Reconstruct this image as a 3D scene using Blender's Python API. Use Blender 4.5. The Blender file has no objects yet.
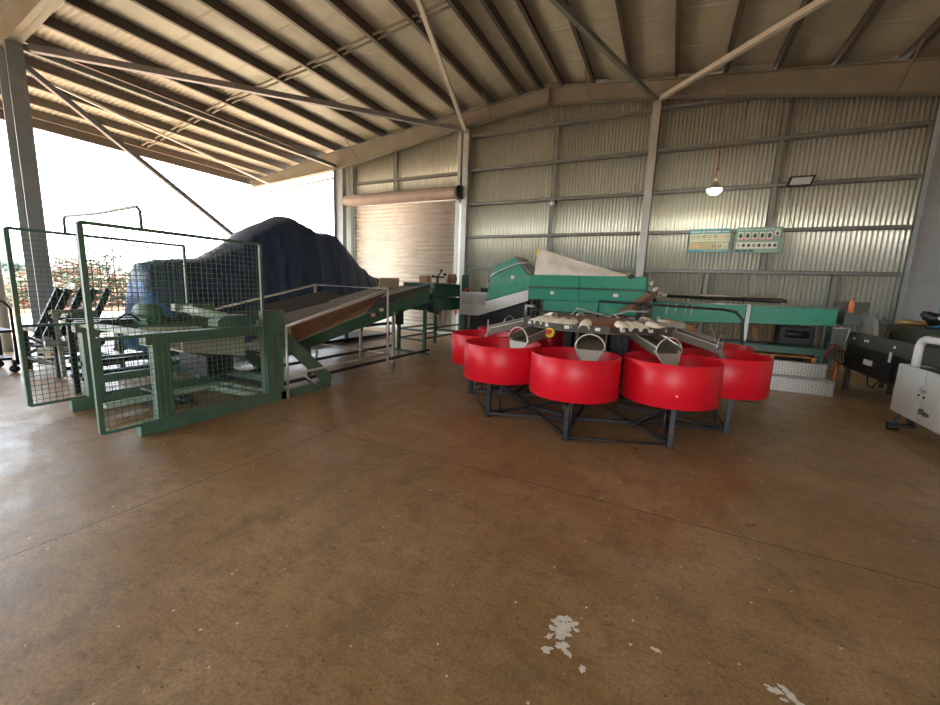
import bpy, bmesh, math, random
from mathutils import Vector, Matrix
random.seed(7)
S = bpy.context.scene
C = S.collection
PI = math.pi
R = math.radians

# ------------------------------------------------------------------ materials
def mat(name, col, rough=.5, metal=0., var=.12, scale=4., bump=0., bscale=40., dirt=None, dirt_amt=.0, dscale=2.5, spec=.5, coat=0., trans=0., streak=None, rvar=.1):
    m = bpy.data.materials.new(name); m.use_nodes = True
    nt = m.node_tree; nt.nodes.clear()
    N = nt.nodes.new; L = nt.links.new
    out = N('ShaderNodeOutputMaterial'); b = N('ShaderNodeBsdfPrincipled')
    L(b.outputs[0], out.inputs[0])
    tc = N('ShaderNodeTexCoord'); geo = N('ShaderNodeNewGeometry')
    mp = N('ShaderNodeMapping'); L(geo.outputs['Position'], mp.inputs[0])
    if streak: mp.inputs['Scale'].default_value = streak
    no = N('ShaderNodeTexNoise'); no.inputs['Scale'].default_value = scale; no.inputs['Detail'].default_value = 5
    L(mp.outputs[0], no.inputs[0])
    r = N('ShaderNodeMapRange'); r.inputs[1].default_value = .3; r.inputs[2].default_value = .7
    r.inputs[3].default_value = 1 - var; r.inputs[4].default_value = 1 + var
    L(no.outputs[0], r.inputs[0])
    mul = N('ShaderNodeVectorMath'); mul.operation = 'SCALE'; mul.inputs[0].default_value = col[:3]
    L(r.outputs[0], mul.inputs['Scale'])
    last = mul.outputs[0]
    if dirt:
        n2 = N('ShaderNodeTexNoise'); n2.inputs['Scale'].default_value = dscale; n2.inputs['Detail'].default_value = 8
        n2.inputs['Roughness'].default_value = .65
        L(geo.outputs['Position'], n2.inputs[0])
        r2 = N('ShaderNodeMapRange'); r2.inputs[1].default_value = .48; r2.inputs[2].default_value = .72
        r2.inputs[3].default_value = 0; r2.inputs[4].default_value = dirt_amt
        L(n2.outputs[0], r2.inputs[0])
        mx = N('ShaderNodeMix'); mx.data_type = 'RGBA'
        L(r2.outputs[0], mx.inputs[0]); L(last, mx.inputs[6]); mx.inputs[7].default_value = (*dirt, 1)
        last = mx.outputs[2]
    L(last, b.inputs['Base Color'])
    rr = N('ShaderNodeMapRange'); rr.inputs[3].default_value = max(.02, rough - rvar); rr.inputs[4].default_value = min(1, rough + rvar)
    L(no.outputs[0], rr.inputs[0]); L(rr.outputs[0], b.inputs['Roughness'])
    b.inputs['Metallic'].default_value = metal
    b.inputs['Specular IOR Level'].default_value = spec
    b.inputs['Coat Weight'].default_value = coat; b.inputs['Coat Roughness'].default_value = .12
    if bump:
        nb = N('ShaderNodeTexNoise'); nb.inputs['Scale'].default_value = bscale; nb.inputs['Detail'].default_value = 4
        L(geo.outputs['Position'], nb.inputs[0])
        bp = N('ShaderNodeBump'); bp.inputs['Strength'].default_value = bump; bp.inputs['Distance'].default_value = .02
        L(nb.outputs[0], bp.inputs['Height']); L(bp.outputs[0], b.inputs['Normal'])
    return m

def emit(name, col, strength):
    m = bpy.data.materials.new(name); m.use_nodes = True
    b = m.node_tree.nodes['Principled BSDF']
    b.inputs['Base Color'].default_value = (*col, 1)
    b.inputs['Emission Color'].default_value = (*col, 1); b.inputs['Emission Strength'].default_value = strength
    return m

def floor_mat():
    m = bpy.data.materials.new('dusty_concrete'); m.use_nodes = True
    nt = m.node_tree; N = nt.nodes.new; L = nt.links.new
    b = nt.nodes['Principled BSDF']
    geo = N('ShaderNodeNewGeometry')
    def noise(s, d=6, ro=.6, sc=None):
        n = N('ShaderNodeTexNoise'); n.inputs['Scale'].default_value = s; n.inputs['Detail'].default_value = d; n.inputs['Roughness'].default_value = ro
        if sc:
            mp = N('ShaderNodeMapping'); mp.inputs['Scale'].default_value = sc; L(geo.outputs[0], mp.inputs[0]); L(mp.outputs[0], n.inputs[0])
        else: L(geo.outputs[0], n.inputs[0])
        return n.outputs[0]
    def ramp(src, stops):
        r = N('ShaderNodeValToRGB'); L(src, r.inputs[0])
        e = r.color_ramp.elements
        while len(e) < len(stops): e.new(.5)
        for i, (p, c) in enumerate(stops): e[i].position = p; e[i].color = (*c, 1) if len(c) == 3 else c
        return r.outputs[0]
    def mix(f, a, bb, mode='MIX'):
        x = N('ShaderNodeMix'); x.data_type = 'RGBA'; x.blend_type = mode
        if isinstance(f, float): x.inputs[0].default_value = f
        else: L(f, x.inputs[0])
        for i, v in ((6, a), (7, bb)):
            if isinstance(v, tuple): x.inputs[i].default_value = (*v, 1)
            else: L(v, x.inputs[i])
        return x.outputs[2]
    def mr(src, a, bb, c, d):
        r = N('ShaderNodeMapRange'); r.inputs[1].default_value = a; r.inputs[2].default_value = bb; r.inputs[3].default_value = c; r.inputs[4].default_value = d
        L(src, r.inputs[0]); return r.outputs[0]
    base = ramp(noise(.5, 10, .66), [(.36, FL1), (.5, FL2), (.62, FL3)])
    big = noise(1.3, 10, .72, (1, 1.5, 1))
    c = mix(mr(big, .48, .66, 0, .5), base, (.60, .42, .25))
    red = noise(.8, 6, .6)
    c = mix(mr(red, .5, .68, 0, .5), c, (.38, .19, .085))
    st = noise(2.6, 12, .78, (1.4, 1, 1))
    c = mix(mr(st, .48, .66, 0, .75), c, (.20, .135, .07))
    dk = noise(7, 9, .8, (1, 2.4, 1))
    c = mix(mr(dk, .52, .68, 0, .75), c, (.13, .085, .045))
    sc_ = noise(5, 6, .7, (.5, 7, 1))
    c = mix(mr(sc_, .62, .72, 0, .4), c, (.40, .30, .20))
    fine = noise(60, 5, .75)
    c = mix(mr(fine, .40, .62, .0, .5), c, (.13, .085, .045))
    # pale specks
    v = N('ShaderNodeTexVoronoi'); v.voronoi_dimensions = '2D'; v.inputs['Scale'].default_value = 9; L(geo.outputs[0], v.inputs[0])
    sep = N('ShaderNodeSeparateColor'); L(v.outputs['Color'], sep.inputs[0])
    rad = mr(sep.outputs[0], .80, 1., 0, .07)
    lt = N('ShaderNodeMath'); lt.operation = 'LESS_THAN'; L(v.outputs['Distance'], lt.inputs[0]); L(rad, lt.inputs[1])
    c = mix(lt.outputs[0], c, (.85, .74, .58))
    v2 = N('ShaderNodeTexVoronoi'); v2.voronoi_dimensions = '2D'; v2.inputs['Scale'].default_value = 13; L(geo.outputs[0], v2.inputs[0])
    sep2 = N('ShaderNodeSeparateColor'); L(v2.outputs['Color'], sep2.inputs[0])
    rad2 = mr(sep2.outputs[1], .84, 1., 0, .07)
    lt2 = N('ShaderNodeMath'); lt2.operation = 'LESS_THAN'; L(v2.outputs['Distance'], lt2.inputs[0]); L(rad2, lt2.inputs[1])
    c = mix(lt2.outputs[0], c, (.07, .045, .03))
    # saw-cut joints
    sx = N('ShaderNodeSeparateXYZ'); L(geo.outputs[0], sx.inputs[0])
    jm = None
    for ax, pos in ((0, -3.2), (1, 3.08), (0, 2.6), (1, 8.6), (0, -9.), ):
        s = N('ShaderNodeMath'); s.operation = 'SUBTRACT'; L(sx.outputs[ax], s.inputs[0]); s.inputs[1].default_value = pos
        a = N('ShaderNodeMath'); a.operation = 'ABSOLUTE'; L(s.outputs[0], a.inputs[0])
        l = N('ShaderNodeMath'); l.operation = 'LESS_THAN'; L(a.outputs[0], l.inputs[0]); l.inputs[1].default_value = .0045
        if jm is None: jm = l.outputs[0]
        else:
            mm = N('ShaderNodeMath'); mm.operation = 'MAXIMUM'; L(jm, mm.inputs[0]); L(l.outputs[0], mm.inputs[1]); jm = mm.outputs[0]
    c = mix(jm, c, (.05, .03, .02))
    L(c, b.inputs['Base Color'])
    rg = mr(noise(2.0, 10, .75), .35, .65, .27, .52)
    L(rg, b.inputs['Roughness'])
    b.inputs['Specular IOR Level'].default_value = .5
    bp = N('ShaderNodeBump'); bp.inputs['Strength'].default_value = .25; bp.inputs['Distance'].default_value = .01
    L(noise(14, 8, .7), bp.inputs['Height']); L(bp.outputs[0], b.inputs['Normal'])
    return m
FL1, FL2, FL3 = (.33, .185, .072), (.45, .27, .118), (.56, .365, .185)

DUST = (.36, .20, .11)
M = dict(
    rail=mat('dark_rail', (.07, .06, .05), .5, .2, .15, 6, dirt=(.18, .12, .08), dirt_amt=.5),
    galv=mat('galvanised_steel', (.42, .45, .43), .42, .35, .1, 3, dirt=(.34, .30, .24), dirt_amt=.4),
    wall=mat('zinc_corrugated_sheet', (.74, .77, .68), .36, .65, .04, 1.2, rvar=.03),
    roof=mat('zinc_roof_sheet', (.50, .45, .37), .5, .2, .08, 2),
    foil=mat('roof_insulation_foil', (.45, .43, .34), .5, .1, .1, 5, bump=.35, bscale=9, dirt=(.36, .28, .2), dirt_amt=.4),
    purlin=mat('purlin_steel', (.10, .088, .075), .5, .3, .12, 3, dirt=(.14, .09, .06), dirt_amt=.4),
    rafter=mat('rafter_steel', (.23, .225, .18), .5, .25, .12, 2, dirt=(.26, .17, .10), dirt_amt=.5),
    girt=mat('girt_steel', (.19, .205, .19), .45, .3, .1, 3, dirt=(.26, .21, .16), dirt_amt=.3),
    column=mat('column_steel', (.31, .35, .36), .5, .3, .12, 2, dirt=(.34, .26, .2), dirt_amt=.5),
    brace=mat('brace_tube', (.62, .58, .50), .45, .3, .08, 3),
    darkbrace=mat('dark_brace_tube', (.25, .25, .26), .5, .3, .08, 3),
    door=mat('cream_shutter', (.78, .72, .62), .45, 0, .04, 2, dirt=(.5, .38, .26), dirt_amt=.25),
    shutterbox=mat('shutter_box_paint', (.33, .25, .20), .5, 0, .1, 3),
    red=mat('red_paint', (.72, .006, .020), .36, 0, .05, 2, coat=.0, spec=.4, rvar=.05, dirt=(.55, .03, .04), dirt_amt=.3, dscale=5),
    redin=mat('red_floor_of_bin', (.42, .012, .02), .45, 0, .1, 4),
    tip=mat('tipper_green', (.08, .165, .112), .45, 0, .12, 6, dirt=(.20, .20, .13), dirt_amt=.4),
    tipl=mat('pale_green_paint', (.40, .52, .42), .5, 0, .1, 6, dirt=(.35, .33, .25), dirt_amt=.5),
    cream=mat('cream_rubber_belt', (.55, .56, .44), .55, 0, .08, 5, dirt=(.35, .33, .25), dirt_amt=.4),
    green=mat('emerald_paint', (.003, .27, .16), .4, 0, .06, 4, dirt=(.08, .32, .2), dirt_amt=.25),
    green2=mat('dusty_emerald_paint', (.02, .28, .17), .45, 0, .08, 4, dirt=(.16, .38, .27), dirt_amt=.6),
    dgreen=mat('dark_green_paint', (.012, .085, .05), .4, 0, .12, 5, dirt=(.06, .09, .05), dirt_amt=.4),
    cgreen=mat('conveyor_green', (.045, .13, .075), .5, 0, .12, 5, dirt=(.14, .13, .10), dirt_amt=.6),
    dkframe=mat('dark_frame_steel', (.028, .031, .037), .45, .3, .1, 6, dirt=(.16, .1, .06), dirt_amt=.4),
    black=mat('black_rubber', (.010, .010, .011), .55, 0, .1, 8),
    blk2=mat('black_painted_steel', (.018, .018, .02), .4, .1, .1, 8),
    olive=mat('olive_grey_paint', (.075, .085, .07), .45, .1, .1, 4, dirt=(.14, .12, .09), dirt_amt=.4),
    board=mat('brown_ply_board', (.30, .17, .10), .6, 0, .15, 6, streak=(6, 1, 6), dirt=(.18, .11, .07), dirt_amt=.5),
    tan=mat('tan_board', (.42, .33, .25), .6, 0, .1, 5, dirt=(.3, .2, .13), dirt_amt=.4),
    slate=mat('slate_rubber_sheet', (.085, .08, .085), .6, 0, .1, 5),
    belt=mat('grey_belt', (.34, .33, .31), .55, 0, .1, 6),
    tube=mat('bright_tube', (.66, .64, .60), .35, .6, .06, 6),
    stain=mat('stainless_sheet', (.50, .50, .47), .33, .6, .08, 5, dirt=(.3, .27, .22), dirt_amt=.4),
    dsheet=mat('worn_dark_sheet', (.16, .145, .115), .45, .3, .15, 6, dirt=(.25, .18, .1), dirt_amt=.5),
    cup=mat('ivory_cup_plastic', (.90, .82, .66), .5, 0, .06, 8, dirt=(.5, .36, .2), dirt_amt=.4),
    rust=mat('red_brown_paint', (.30, .09, .055), .5, 0, .15, 4, dirt=(.4, .22, .14), dirt_amt=.5),
    canvas=mat('off_white_canvas', (.86, .80, .70), .8, 0, .06, 5, bump=.3, bscale=12, dirt=(.55, .42, .3), dirt_amt=.45, dscale=4),
    yellow=mat('yellow_plastic', (.85, .66, .02), .4, 0, .03, 8),
    redp=mat('red_plastic', (.65, .02, .02), .4, 0, .03, 8),
    orange=mat('orange_plastic', (.78, .24, .10), .5, 0, .06, 8),
    wood=mat('rough_timber', (.36, .20, .10), .7, 0, .2, 6, streak=(1, 8, 8)),
    pallet=mat('orange_timber', (.55, .24, .07), .7, 0, .2, 6),
    checker=mat('aluminium_plate', (.32, .31, .27), .38, .5, .08, 5, dirt=(.4, .32, .22), dirt_amt=.4),
    white=mat('white_enamel', (.66, .68, .66), .35, 0, .04, 3, dirt=(.45, .42, .36), dirt_amt=.3),
    pvc=mat('white_pvc', (.72, .72, .70), .35, 0, .04, 3),
    blue=mat('blue_cloth', (.05, .32, .62), .8, 0, .08, 8),
    tarp=mat('navy_tarpaulin', (.018, .040, .095), .5, 0, .25, 3, bump=.5, bscale=7, dirt=(.05, .062, .085), dirt_amt=.45),
    sunlit_tarp=mat('sunlit_blue_tarpaulin', (.025, .13, .36), .5, 0, .12, 5, bump=.3, bscale=9),  # brighter blue cloth colour, with sunlit translucency put into it
    sticker=mat('white_sticker', (.75, .74, .68), .5, 0, .03, 20),
    redst=mat('red_sticker', (.60, .08, .09), .5, 0, .03, 20),
    brass=mat('brass_tube', (.55, .38, .15), .35, .7, .1, 8),
    splat=mat('dried_white_paint', (.92, .89, .82), .6, 0, .06, 30, dirt=(.6, .45, .3), dirt_amt=.5, dscale=22),
    dirt=mat('red_dirt', (.30, .125, .055), .9, 0, .15, .15, bump=.4, bscale=2),
    field=mat('dry_field', (.27, .20, .10), .9, 0, .15, .05),
    apron=mat('pale_apron_concrete', (.55, .41, .27), .75, 0, .1, .6),
    leaf=mat('hazy_foliage', (.05, .085, .075), .8, 0, .3, .3),
    branch=mat('dry_branches', (.17, .075, .045), .85, 0, .35, 3),
    twigleaf=mat('wilted_leaves', (.06, .08, .035), .8, 0, .3, 3),
    p_teal=mat('poster_teal', (.06, .28, .32), .35, 0, .05, 6),
    p_cream=mat('poster_cream', (.50, .52, .36), .35, 0, .05, 6),
    p_sand=mat('poster_sand', (.50, .38, .18), .35, 0, .05, 6),
    p_sage=mat('poster_sage', (.16, .33, .26), .35, 0, .05, 6),
    p_white=mat('poster_white', (.62, .63, .57), .35, 0, .03, 6),
    p_dark=mat('poster_dark_fruit', (.035, .06, .045), .35, 0, .2, 30),
    p_mid=mat('poster_green_fruit', (.16, .24, .18), .35, 0, .2, 30),
    p_pink=mat('poster_pink', (.72, .22, .28), .35, 0, .05, 6),
    p_tan=mat('poster_tan_fruit', (.55, .30, .16), .35, 0, .15, 30),
    lens=mat('floodlight_glass', (.50, .50, .48), .15, 0, .04, 10),
    lamp=emit('lamp_glow', (1., .93, .72), 45.),
    floor=floor_mat(),
)

# ------------------------------------------------------------------ geometry helpers
class MB:
    def __init__(s): s.v = []; s.f = []; s.mi = []; s.sm = []; s.cur = 0; s.smooth = False
    def add(s, vs, fs, sm=None):
        o = len(s.v); s.v += [Vector(p) for p in vs]
        for f in fs:
            s.f.append([i + o for i in f]); s.mi.append(s.cur); s.sm.append(s.smooth if sm is None else sm)
        return s
    def box(s, x0, x1, y0, y1, z0, z1):
        return s.hexa([(x0, y0, z0), (x1, y0, z0), (x1, y1, z0), (x0, y1, z0)], [(x0, y0, z1), (x1, y0, z1), (x1, y1, z1), (x0, y1, z1)])
    def hexa(s, a, b):
        n = len(a); vs = list(a) + list(b)
        fs = [list(range(n))[::-1], [n + i for i in range(n)]] + [[i, (i + 1) % n, n + (i + 1) % n, n + i] for i in range(n)]
        return s.add(vs, fs, False)
    def prism(s, poly, axis, a, b):
        def p3(u, v, w):
            return {'x': (w, u, v), 'y': (u, w, v), 'z': (u, v, w)}[axis]
        return s.hexa([p3(u, v, a) for u, v in poly], [p3(u, v, b) for u, v in poly])
    def slab(s, pts, t, n=None):
        P = [Vector(p) for p in pts]
        n = (P[1] - P[0]).cross(P[2] - P[0]).normalized() if n is None else Vector(n).normalized()
        return s.hexa(P, [p + n * t for p in P])
    def bar(s, p, q, w, h=None, up=(0, 0, 1)):
        h = w if h is None else h
        p = Vector(p); q = Vector(q); d = (q - p).normalized(); up = Vector(up)
        if abs(d.dot(up)) > .98: up = Vector((1, 0, 0))
        r = d.cross(up).normalized(); u = r.cross(d)
        o = [r * (sx * w / 2) + u * (sy * h / 2) for sx, sy in ((-1, -1), (1, -1), (1, 1), (-1, 1))]
        return s.hexa([p + k for k in o], [q + k for k in o])
    def tube(s, pts, r, n=8, cap=True, close=False):
        P = [Vector(p) for p in pts]; rings = []
        m = len(P); prev = None
        for i, p in enumerate(P):
            a = P[(i - 1) % m] if (close or i > 0) else p; b = P[(i + 1) % m] if (close or i < m - 1) else p
            d = (b - a).normalized()
            if prev is None:
                up = Vector((0, 0, 1)) if abs(d.z) < .95 else Vector((1, 0, 0))
                u = d.cross(up).normalized()
            else: u = (prev - d * prev.dot(d)).normalized()
            prev = u; w = d.cross(u)
            rr = r[i] if isinstance(r, (list, tuple)) else r
            rings.append([p + (u * math.cos(2 * PI * k / n) + w * math.sin(2 * PI * k / n)) * rr for k in range(n)])
        vs = [v for ring in rings for v in ring]; fs = []
        for i in range(m if close else m - 1):
            j = (i + 1) % m
            for k in range(n): fs.append([i * n + k, i * n + (k + 1) % n, j * n + (k + 1) % n, j * n + k])
        s.add(vs, fs, True)
        if cap and not close: s.add(rings[0], [list(range(n))[::-1]], False); s.add(rings[-1], [list(range(n))], False)
        return s
    def lathe(s, prof, c=(0, 0, 0), n=24, axis='z', close=False):
        c = Vector(c); vs = []; m = len(prof)
        for r, z in prof:
            for k in range(n):
                a = 2 * PI * k / n; x, y = r * math.cos(a), r * math.sin(a)
                vs.append(c + Vector({'z': (x, y, z), 'x': (z, x, y), 'y': (x, z, y)}[axis]))
        fs = []
        for i in range(m if close else m - 1):
            j = (i + 1) % m
            for k in range(n): fs.append([i * n + k, i * n + (k + 1) % n, j * n + (k + 1) % n, j * n + k])
        s.add(vs, fs, True)
        return s
    def cyl(s, p, q, r, n=16):
        return s.tube([p, q], r, n)
    def grid(s, fn, nu, nv, sm=True):
        vs = [fn(i / nu, j / nv) for i in range(nu + 1) for j in range(nv + 1)]
        fs = [[i * (nv + 1) + j, (i + 1) * (nv + 1) + j, (i + 1) * (nv + 1) + j + 1, i * (nv + 1) + j + 1] for i in range(nu) for j in range(nv)]
        return s.add(vs, fs, sm)
    def blob(s, c, r, sq=(1, 1, 1), n=10, jit=0.):
        c = Vector(c)
        def fn(u, v):
            a = 2 * PI * u; b = PI * v
            k = 1 + jit * math.sin(3 * a + c.x * 9) * math.sin(2 * b + c.y * 5)
            return c + Vector((math.cos(a) * math.sin(b) * sq[0], math.sin(a) * math.sin(b) * sq[1], math.cos(b) * sq[2])) * r * k
        return s.grid(fn, n, max(4, n // 2 + 1))
    def build(s, name, m, parent=None, bevel=0, solid=0, sub=0):
        me = bpy.data.meshes.new(name)
        org = Vector((0, 0, 0))
        if parent is not None:
            o = parent
            while o: org += Vector(o.location); o = o.parent
            base = org
        else:
            xs = [v.x for v in s.v]; ys = [v.y for v in s.v]; zs = [v.z for v in s.v]
            base = Vector(((min(xs) + max(xs)) / 2, (min(ys) + max(ys)) / 2, min(zs)))
        me.from_pydata([tuple(v - base) for v in s.v], [], s.f)
        me.polygons.foreach_set('material_index', s.mi)
        me.polygons.foreach_set('use_smooth', s.sm)
        me.update()
        bm = bmesh.new(); bm.from_mesh(me)
        bmesh.ops.remove_doubles(bm, verts=bm.verts, dist=1e-5)
        bmesh.ops.recalc_face_normals(bm, faces=bm.faces); bm.to_mesh(me); bm.free()
        for k in (m if isinstance(m, (list, tuple)) else [m]): me.materials.append(M[k])
        ob = bpy.data.objects.new(name, me); C.objects.link(ob)
        if parent is not None: ob.parent = parent
        else: ob.location = base
        if solid:
            md = ob.modifiers.new('solid', 'SOLIDIFY'); md.thickness = solid; md.offset = 0
        if sub:
            md = ob.modifiers.new('sub', 'SUBSURF'); md.levels = sub; md.render_levels = sub
        if bevel:
            md = ob.modifiers.new('bevel', 'BEVEL'); md.width = bevel; md.segments = 2; md.limit_method = 'ANGLE'; md.angle_limit = R(40)
        return ob

def thing(name, label, cat, loc, group=None):
    o = bpy.data.objects.new(name, None); C.objects.link(o); o.location = loc; o.empty_display_size = .1
    o['label'] = label; o['category'] = cat
    if group: o['group'] = group
    return o
def tag(o, label, cat, group=None, kind=None):
    o['label'] = label; o['category'] = cat
    if group: o['group'] = group
    if kind: o['kind'] = kind
    return o
def struct(o): o['kind'] = 'structure'; return o
def lab(o, l): o['label'] = l; return o

# ------------------------------------------------------------------ roof profile
def rz(x):
    if x < -11.6: return 6.35 - .15 * (-11.6 - x)
    return 7.15 - .1 * abs(x + 3.6)

# ================================================================== SETTING
f = MB(); f.box(-13.4, 9.3, -9.1, 12.3, -.15, 0); struct(f.build('floor', 'floor'))
g = MB(); g.box(-22, -13.4, -12, 24, -.17, -.02); struct(g.build('ground', 'apron')).name = 'ground_apron'
g = MB(); g.grid(lambda u, v: Vector((-260 + 320 * u, -160 + 400 * v, -.2)), 2, 2, False); struct(g.build('ground', 'dirt'))
g = MB(); g.grid(lambda u, v: Vector((-420 + 372 * u, -260 + 620 * v, -.12 + .25 * u * 0)), 2, 2, False); struct(g.build('ground_field', 'field'))

def corr(x0, x1, z0f, z1f, y, pitch=.09, amp=.018, per=10, axis='x'):
    m = MB(); n = int((x1 - x0) / pitch * per)
    def fn(u, v):
        x = x0 + (x1 - x0) * u; z = z0f(x) + (z1f(x) - z0f(x)) * v
        w = amp * math.cos(2 * PI * x / pitch)
        return Vector((x, y + w, z)) if axis == 'x' else Vector((y + w, x, z))
    return m.grid(fn, n, 1)
# back wall: right of shutter full height, above the shutter a panel; one sheet wall with opening
b = MB()
for a in (corr(-6.38, 9.2, lambda x: 0, lambda x: rz(x) + .16, 12.19), corr(-11.1, -6.38, lambda x: 4.35, lambda x: rz(x) + .16, 12.19), corr(-11.62, -11.0, lambda x: 0, lambda x: rz(x) + .16, 12.19)):
    b.add(a.v, a.f, True)
struct(b.build('wall_back', 'wall', solid=.001))
w = corr(-9, 12.2, lambda y: 0, lambda y: 6.0, 9.2, axis='y'); struct(w.build('wall_right', 'wall', solid=.001))
b = MB()
for xa, xb, za in ((-11.6, -1.5, 0), (-1.5, 5.5, 4.6), (5.5, 9.2, 0)):
    a = corr(xa, xb, lambda x, za=za: za, lambda x: rz(x) + .16, -9, per=4); b.add(a.v, a.f, True)
struct(b.build('wall_front_unseen', 'wall', solid=.001))  # unseen wall, added with a sized opening to limit daylight from behind

# roof: corrugated sheeting (ribs run down the slope) + insulation blanket under the middle
def roof_sheet(x0, x1, off):
    m = MB(); n = int(21.3 / .118 * 8)
    xs = x0, x1
    def fn(u, v):
        y = -9 + 21.3 * u; x = xs[0] + (xs[1] - xs[0]) * v
        return Vector((x, y, rz(x) + off + .016 * math.cos(2 * PI * y / .118)))
    return m.grid(fn, n, 1)
rs = MB()
for x0, x1 in ((-16.5, -11.6), (-11.6, -3.6), (-3.6, 9.4)):
    a = roof_sheet(x0, x1, .215); rs.add(a.v, a.f, True)
struct(rs.build('ceiling', 'roof', solid=.001))

PUR = [-10.42, -9.38, -8.38, -7.4, -6.38, -5.36, -4.42, -3.86, -3.3, -2.45, -1.5, -.48, .55, 1.55, 2.58, 3.7, 4.75, 5.85, 7., 8.1]
ins = MB()
for i in range(len(PUR) - 1):
    xa, xb = PUR[i] + .03, PUR[i + 1] + (-.02)
    def fn(u, v, xa=xa, xb=xb, i=i):
        x = xa + (xb - xa) * u; y = -8.9 + 21.05 * v
        t = (y / 1.27 + .35 * ((i * 37) % 5) * .2) % 1.0
        seam = .03 * math.exp(-((t - .5) / .02) ** 2) - .012 * math.exp(-((t - .5) / .09) ** 2)
        sag = .030 * math.sin(PI * u) * (.75 + .25 * math.sin(y * 2.1 + i))
        return Vector((x, y, rz(x) + .192 - sag + seam))
    ins.grid(fn, 6, 840)
struct(ins.build('ceiling_insulation', 'foil'))

def purlin(x, y0=-8.9, y1=12.1, h=.2, w=.075, side=1, name='roof_purlin', m='purlin'):
    z = rz(x); t = .004
    b = MB()
    b.box(x - t, x + t, y0, y1, z, z + h)
    a, c = (x, x + w * side) if side > 0 else (x - w, x)
    b.box(a, c, y0, y1, z, z + .006); b.box(a, c, y0, y1, z + h - .006, z + h)
    lx = c if side > 0 else a
    b.box(lx - .003, lx + .003, y0, y1, z, z + .02)
    struct(b.build(name, m))
for x in PUR: purlin(x, side=-1 if x < -3.6 else 1)
for x in (-11.5, -12.4, -13.3, -14.2, -15.1, -15.9): purlin(x, side=-1)
# eave beam at the outer edge of the awning
b = MB(); b.box(-16.5, -16.38, -6.9, 12.1, rz(-16.45) - .06, rz(-16.45) + .21); struct(b.build('roof_eave_beam', 'purlin'))
# purlin bridging struts between purlins
XS = [-15.9, -15.1, -14.2, -13.3, -12.4, -11.5, -10.42, -9.38, -8.38, -7.4, -6.38, -5.36, -4.42]
for i in range(len(XS) - 1):
    b = MB(); xa, xb = XS[i], XS[i + 1]
    for dy in (0, .16): b.bar((xa, 7.6 + dy, rz(xa) + .06), (xb - .08, 7.6 + dy, rz(xb) + .06), .02, .05)
    struct(b.build('roof_bridging_strut', 'rafter'))

# rafters (I section following the slope)
def rafter(y, xs, depf, m='rafter', name='roof_rafter'):
    b = MB()
    def seg(xa, xb, da, db):
        for ylo, yhi, f0, f1 in ((y - .005, y + .005, 0, 1), (y - .1, y + .1, 0, .03), (y - .1, y + .1, .97, 1)):
            def zz(x, d, fr): return rz(x) - d + d * fr
            b.hexa([(xa, ylo, zz(xa, da, f0)), (xb, ylo, zz(xb, db, f0)), (xb, yhi, zz(xb, db, f0)), (xa, yhi, zz(xa, da, f0))],
                   [(xa, ylo, zz(xa, da, f1)), (xb, ylo, zz(xb, db, f1)), (xb, yhi, zz(xb, db, f1)), (xa, yhi, zz(xa, da, f1))])
    for xa, xb in zip(xs[:-1], xs[1:]): seg(xa, xb, depf(xa), depf(xb))
    return struct(b.build(name, m))
dep = lambda x: (.40 + max(0, abs(x + 3.6) - 3) * .048) if x >= -11.6 else .62 - (-11.6 - x) * .085
for y in (11.75, 3.5):
    rafter(y, [-16.3, -11.6, -6.6, -3.6, -.6, 4.7, 9.1], dep)
# stiffener / splice plates at the ridge and fly braces
for x, dx in ((-3.62, 0), ):
    b = MB(); b.box(x - .02, x + .02, 11.63, 11.87, rz(x) - .46, rz(x) + .02); struct(b.build('roof_ridge_plate', 'rafter'))
for x in (-10.42, -5.3, -2.5, 3.65):
    b = MB(); b.bar((x, 10.95, rz(x) + .02), (x + .0, 11.66, rz(x) - dep(x) + .04), .035, .008); b.bar((x, 10.95, rz(x) + .02), (x, 11.66, rz(x) - dep(x) + .04), .008, .035)
    struct(b.build('roof_fly_brace', 'rafter'))

def icol(xc, yc, dx, fw, z1, m, name, z0=0):
    b = MB(); t = .012
    b.box(xc - dx / 2, xc + dx / 2, yc - .005, yc + .005, z0, z1)
    for sx in (-1, 1): b.box(xc + sx * dx / 2 - t, xc + sx * dx / 2 + t, yc - fw / 2, yc + fw / 2, z0, z1)
    b.box(xc - dx / 2 - .05, xc + dx / 2 + .05, yc - fw / 2 - .04, yc + fw / 2 + .04, z0, z0 + .02)
    return struct(b.build(name, m))
icol(-11.4, 11.75, .42, .2, 5.74, 'column', 'steel_column')
icol(-11.55, 3.5, .42, .24, 5.75, 'column', 'steel_column')
icol(4.68, 11.75, .6, .2, 6.2, 'column', 'steel_column')
for x in (-6.25, -.82):
    b = MB(); b.box(x - .1, x + .1, 11.88, 11.895, 0, rz(x) - dep(x) + .02); b.box(x - .1, x - .09, 11.89, 12.08, 0, rz(x) - .35); b.box(x + .085, x + .1, 11.88, 12.08, 0, rz(x) - .35)
    struct(b.build('steel_column', 'galv'))
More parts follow.
